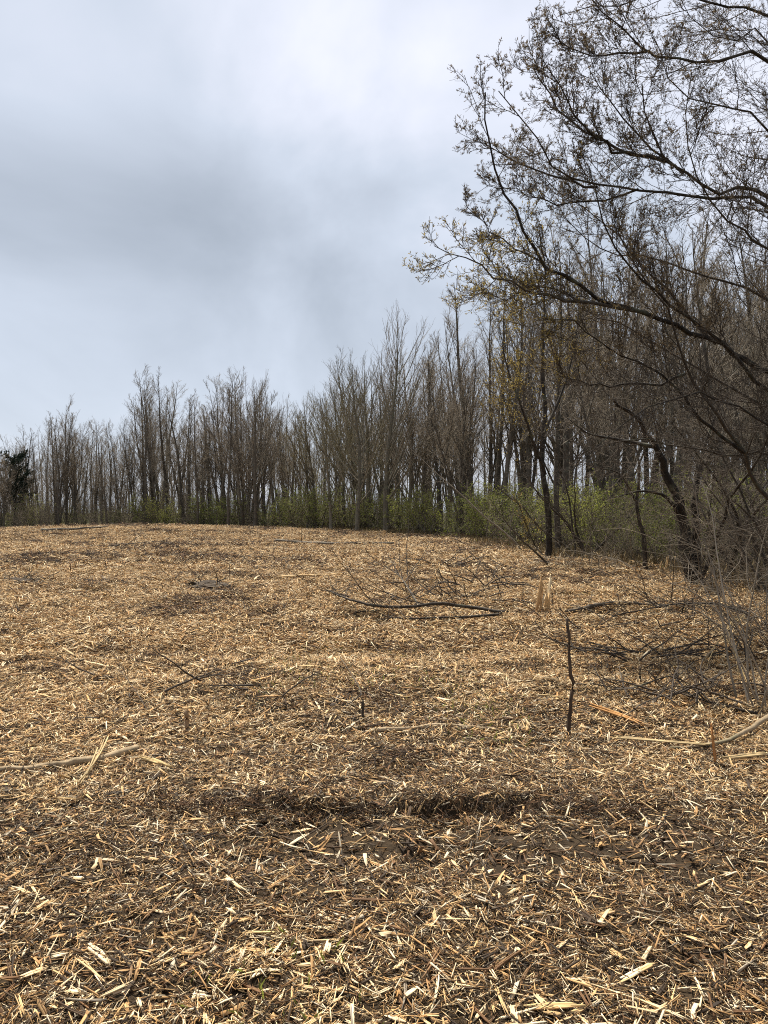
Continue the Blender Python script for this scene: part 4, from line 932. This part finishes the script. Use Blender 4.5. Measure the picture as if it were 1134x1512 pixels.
slab('pale_pole', 'pale broken pole leaning against the bramble by the dry canes', 'pole', G(1028, 1000, 0.02), G(1092, 940, 0.34), 0.018, 0.012, M['torn'], 73)
slab('pale_pole', 'second pale splintered pole crossing in front of the dry canes', 'pole', G(1110, 1022, 0.02), G(1062, 952, 0.28), 0.014, 0.010, M['torn'], 74)
stick('fallen_pole', 'long straight fallen pole lying along the crest of the low mound', 'pole', GL_([(62, 786), (100, 785), (130, 784), (160, 781)], 0.12), 0.085, M['bark_wood'], (0, 0), 75, 0.5)
stick('fallen_pole', 'long thin fallen pole lying on the near slope of the mound', 'pole', GL_([(70, 812), (120, 810), (170, 808), (235, 802)], 0.06), 0.045, M['bark_dark'], (1, 2), 76, 0.5)
stick('fallen_pole', 'long fallen pole with dark roots lying before the fan-crowned tree', 'pole', GL_([(408, 802), (440, 805), (500, 807), (545, 806), (582, 807)], 0.10), 0.075, M['bark_wood'], (3, 4), 77, 0.5, M['bark_dark'])
stick('fallen_pole', 'pale stripped pole lying past the dark fallen branch', 'pole', GL_([(410, 857), (440, 856), (480, 853), (505, 851)], 0.03), 0.03, M['splint'], (0, 0), 78, 0.5, k=5)
stick('fallen_stick', 'curved dark stick poking up out of the open mulch', 'stick', [G(500, 1050, -0.02), G(520, 1045, 0.05), G(533, 1040, 0.10), G(500, 985, 0.12)], 0.006, M['twig_dark'], (1, 2), 79, 0.4)
stick('leaning_twig', 'thin black twig leaning in the mulch near the tuft of dark twigs', 'twig', [G(222, 1058, 0.0), G(200, 1035, 0.06), G(178, 1010, 0.12)], 0.004, M['twig_dark'], (1, 2), 80, 0.5)
def stub(label, px, py, ht, r, m, seed, lean=(0, 0)):
    g = G(px, py, -0.03)
    stick('sapling_stub', label, 'stub', [g, g + Vector((lean[0] * 0.5, lean[1] * 0.5, ht * 0.5)), g + Vector((lean[0], lean[1], ht))], r, m, (0, 0), seed, 0.8, k=8)
stub('short dark cut stub with reddish base in the open mulch', 277, 1082, 0.19, 0.018, M['bark_strip'], 81, (-0.01, 0))
stub('short dark cut stub near the curved stick', 535, 1066, 0.19, 0.013, M['bark_dark'], 82, (0.008, 0))
stub('tiny dark stub beside the flat tangle of blackish twigs', 945, 1010, 0.16, 0.010, M['bark_dark'], 83)
stub('tall thin sapling remnant on the chips before the mound', 338, 858, 0.42, 0.010, M['twig_dark'], 84, (0.02, 0))
# splintered stump
def splintered_stump(label, px, py, ht, n, seed, m, spread=0.05):
    g = G(px, py, -0.04); t = thing('splintered_stump', label, 'stump', g); rq = np.random.default_rng(seed)
    for i in range(n):
        L = ht * rq.uniform(0.5, 1.0); me = frayed_mesh('splinter', rq, L, rq.uniform(0.05, 0.085), 0.022, n=3, sec=4, bend=0.05)
        o = link('splinter', me, m, t); o.rotation_euler = (rq.normal(0, 0.14), -math.pi / 2 + rq.normal(0, 0.2), rq.uniform(0, 3.1)); o.location = (rq.normal(0, spread), rq.normal(0, spread), L * 0.48)
splintered_stump('pale splintered stump standing by the thick end of the fallen branch', 797, 910, 0.72, 5, 3, M['splint'], 0.05)
splintered_stump('bright torn splinter standing in the brush behind the thin canes', 893, 808, 0.5, 2, 4, M['splint'], 0.02)
splintered_stump('small torn stump standing near the pale stripped pole', 175, 792, 0.5, 3, 5, M['splint'], 0.12)
splintered_stump('torn stump at the foot of the twin-trunked tree', 985, 845, 0.6, 4, 6, M['splint'], 0.10)
# clods with roots
def clod(label, px, py, s, seed):
    g = G(px, py); t = thing('root_clod', label, 'clod', g); rq = np.random.default_rng(seed); import bmesh
    bm = bmesh.new(); bmesh.ops.create_icosphere(bm, subdivisions=3, radius=1)
    for v in bm.verts:
        k = 1 + 0.8 * float(fbm(v.co.x * 2.6 + seed, v.co.y * 2.2 + v.co.z, seed, 3)); v.co = v.co * k; v.co.x *= s; v.co.y *= s * 0.7; v.co.z *= s * 0.20
    me = bpy.data.meshes.new('clod'); bm.to_mesh(me); bm.free(); link('soil', me, M['clod'], t)
    rp = random.Random(seed); br = []
    for j in range(30):
        a = rp.uniform(0, 6.28); pp, rr = grow(rp, (rp.gauss(0, s * 0.5), rp.gauss(0, s * 0.35), s * 0.05), (math.cos(a), 0.6 * math.sin(a), rp.uniform(0.0, 0.5)), s * rp.uniform(0.4, 1.3), s * rp.uniform(0.012, 0.03), s * 0.008, 8, 0.22, -0.05); br.append((pp, rr, 4))
    link('roots', tube_mesh('roots', br), M['bark_dark'], t, kind='stuff')
m_, nt_, b_ = mat('soil_clod'); nt_.links.new(ramp(nt_, noise(nt_, coord(nt_), 9, 5), [(0.3, (0.024, 0.017, 0.011)), (0.7, (0.075, 0.052, 0.031))]), b_.inputs['Base Color']); bump(nt_, b_, noise(nt_, coord(nt_), 30, 5), 0.02, 1.0); M['clod'] = m_
clod('dark root clod on the near side of the mound', 250, 810, 0.42, 1); clod('dark root clod on pale chips near the wood edge', 645, 831, 0.28, 2)
clod('low dark clod heap between the mound and the open mulch', 308, 868, 0.55, 3); clod('dark earthy clod by the clearing edge away from the trees', 30, 862, 0.5, 4); clod('small dark clod beside the low clod heap', 425, 828, 0.45, 5)

# ------------------------------------------------------------------ individual wood pieces in the foreground
def piece(name, label, me, m, x, y, rz, s, tilt, group=None, lift=0.012, cat='wood chip'):
    o = link(name, me, m); o.location = (x, y, h(x, y) + lift); e = 0.04
    o.rotation_euler = (math.atan((h(x, y + e) - h(x, y - e)) / (2 * e)) + tilt[0], -math.atan((h(x + e, y) - h(x - e, y)) / (2 * e)) + tilt[1], rz); o.scale = (s, s, s)
    o['label'] = label; o['category'] = cat
    if group: o['group'] = group
    return o
rq = np.random.default_rng(33)
def strip(L, Wd, T, sec=5, bend=0.035): return frayed_mesh('wood_piece', rq, L, Wd, T, n=int(rq.integers(2, 5)), sec=sec, bend=bend)
HEROES = [
 ('wood_chip', 'bright pale chip lying on bare dark soil close below the rut lip', 440, 1247, 0.145, 0.022, 0.95, 'splint'),
 ('wood_splinter', 'yellow split splinter pointing at the dark hollow in the rut', 347, 1313, 0.165, 0.016, -0.75, 'splint'),
 ('wood_chip', 'broad pale forked chip with bark edge on dark soil below the yellow splinter', 145, 1418, 0.17, 0.030, -0.70, 'splint'),
 ('wood_splinter', 'upright-looking forked pale splinter on the dark rutted strip', 865, 1362, 0.16, 0.026, -1.15, 'chip_pale'),
 ('wood_chip', 'wide pale bark-edged slab beside many crossing splinters', 820, 1497, 0.20, 0.026, -0.05, 'splint'),
 ('wood_splinter', 'slim curved pale splinter lying lengthwise on dark soil', 407, 1412, 0.15, 0.012, 1.25, 'splint'),
 ('wood_chip', 'stubby bright chip next to the dark strip of bark', 912, 1420, 0.10, 0.022, -0.95, 'splint'),
 ('wood_splinter', 'long tan strip lying along the dark rutted strip', 555, 1337, 0.24, 0.014, 0.06, 'chip_pale'),
 ('wood_splinter', 'orange split strip beside the far end of the mulch tuft', 165, 1014, 0.40, 0.035, 0.04, 'heart'),
 ('wood_splinter', 'pale strip pointing down the slope of chips above the tan log', 72, 1028, 0.42, 0.022, -0.55, 'splint'),
 ('wood_splinter', 'long brown strip nearest the rut lip on its far side', 520, 1166, 0.22, 0.014, -0.03, 'bark_strip'),
 ('wood_splinter', 'tan forked sliver lying at the rut lip', 665, 1243, 0.15, 0.016, -0.35, 'chip_pale'),
 ('wood_chip', 'short white chip standing against the rut lip', 772, 1205, 0.11, 0.014, 1.3, 'splint'),
 ('wood_splinter', 'long pale strip among the chips below the split branch', 1110, 1128, 0.30, 0.018, 0.02, 'splint'),
]
for nm, lab, px, py, L, w, rz, m in HEROES:
    g = G(px, py); piece(nm, lab, strip(L, w, 0.004 + w * 0.12), M[m], g.x, g.y, rz, 1.0, (0.05, -0.05), lift=0.018)
VAR_S = [strip(rq.uniform(0.09, 0.20), rq.uniform(0.005, 0.014), rq.uniform(0.002, 0.005), 5, 0.05) for _ in range(18)]
VAR_C = [strip(rq.uniform(0.06, 0.11), rq.uniform(0.012, 0.024), rq.uniform(0.002, 0.005), 3, 0.03) for _ in range(14)]
VAR_B = [strip(rq.uniform(0.10, 0.22), rq.uniform(0.007, 0.014), rq.uniform(0.004, 0.009), 5, 0.08) for _ in range(12)]
for me in VAR_S + VAR_C: me.materials.append(M['splint'])
for me in VAR_B: me.materials.append(M['bark_strip'])
def strew(n, name, label, group, var, d0, d1, pw):
    c = 0
    while c < n:
        d = d0 + (d1 - d0) * rq.random() ** pw; x = rq.uniform(-0.535, 0.535) * d
        cv = float(cover(x, d))
        if cv < 0.25 + 0.3 * rq.random(): continue
        w_ = ' on the near side of the rut' if d < 3.2 else ' in the shallow rut' if d < 4.0 else ' just past the rut lip' if d < 5.2 else ' well past the rut lip'
        piece(name, label + w_, var[rq.integers(len(var))], None, x, d, rq.uniform(0, 6.28), rq.uniform(0.8, 1.2), (rq.normal(0, 0.14), rq.normal(0, 0.14)), group + w_, rq.uniform(0.010, 0.022)); c += 1
strew(150, 'wood_splinter', 'long pale splinter of shredded wood lying loose', 'long pale splinters', VAR_S, 2.25, 5.6, 1.2)
strew(80, 'wood_chip', 'short broad pale chip lying loose', 'short broad chips', VAR_C, 2.25, 5.0, 1.1)
VAR_L = [strip(rq.uniform(0.20, 0.42), rq.uniform(0.010, 0.024), rq.uniform(0.004, 0.008), 6, 0.05) for _ in range(12)]
for me in VAR_L: me.materials.append(M['splint'])
strew(60, 'split_strip', 'extra long strip of split pale wood lying loose', 'extra long split strips', VAR_L, 4.6, 9.5, 0.9)
strew(55, 'bark_strip', 'brown strip of bark or stick lying loose', 'brown bark strips', VAR_B, 2.25, 5.2, 1.1)

# ------------------------------------------------------------------ grass: fresh blades in the mulch and dry tufts along the wood edge
def blades(name, label, centres, n, sx, sy, size, width, m, seed):
    rs2 = np.random.default_rng(seed); pos, dr = [], []
    for (x, y) in centres:
        X = x + rs2.normal(0, sx, n); Y = y + rs2.normal(0, sy, n)
        pos.append(np.stack([X, Y, H(X, Y)], 1)); d = rs2.normal(0, 0.55, (n, 3)); d[:, 2] = np.abs(d[:, 2]) + 0.5; dr.append(d)
    o = link(name, leaf_mesh(name, np.concatenate(pos), np.concatenate(dr), size, width, rs2), m, kind='stuff', label=label, category='grass')
gr = [G(px, py) for px, py in ((420, 1000), (400, 985), (445, 975), (470, 1005), (370, 1010), (690, 1040), (720, 1075), (700, 1065), (860, 880), (880, 890), (730, 1050), (640, 1010), (560, 1000), (600, 960), (410, 1490), (500, 960))]
blades('grass', 'scattered fresh grass blades pushing through the mulch', [(g.x, g.y) for g in gr], 60, 0.16, 0.30, 0.055, 0.10, M['leaf_green'], 3)
ce = []
rp = random.Random(12)
while len(ce) < 420:
    x, y = rp.uniform(-38, 11), rp.uniform(14, 66); s_ = float(inside(x, y))
    if -2.2 < s_ < 0.5 and -60 < px_of(x, y) < 1200: ce.append((x, y))
blades('dry_grass', 'dry grass and dead stalks along the wood edge', ce, 70, 0.5, 0.5, 0.34, 0.035, M['grass_dry'], 4)
cg = []
while len(cg) < 500:
    x, y = rp.uniform(-42, 24), rp.uniform(16, 76); s_ = float(inside(x, y))
    if -12 < s_ < -0.6 and -100 < px_of(x, y) < 1250: cg.append((x, y))
blades('ground_cover', 'low green plants covering the wood floor', cg, 60, 0.7, 0.7, 0.20, 0.30, M['leaf_green'], 5)
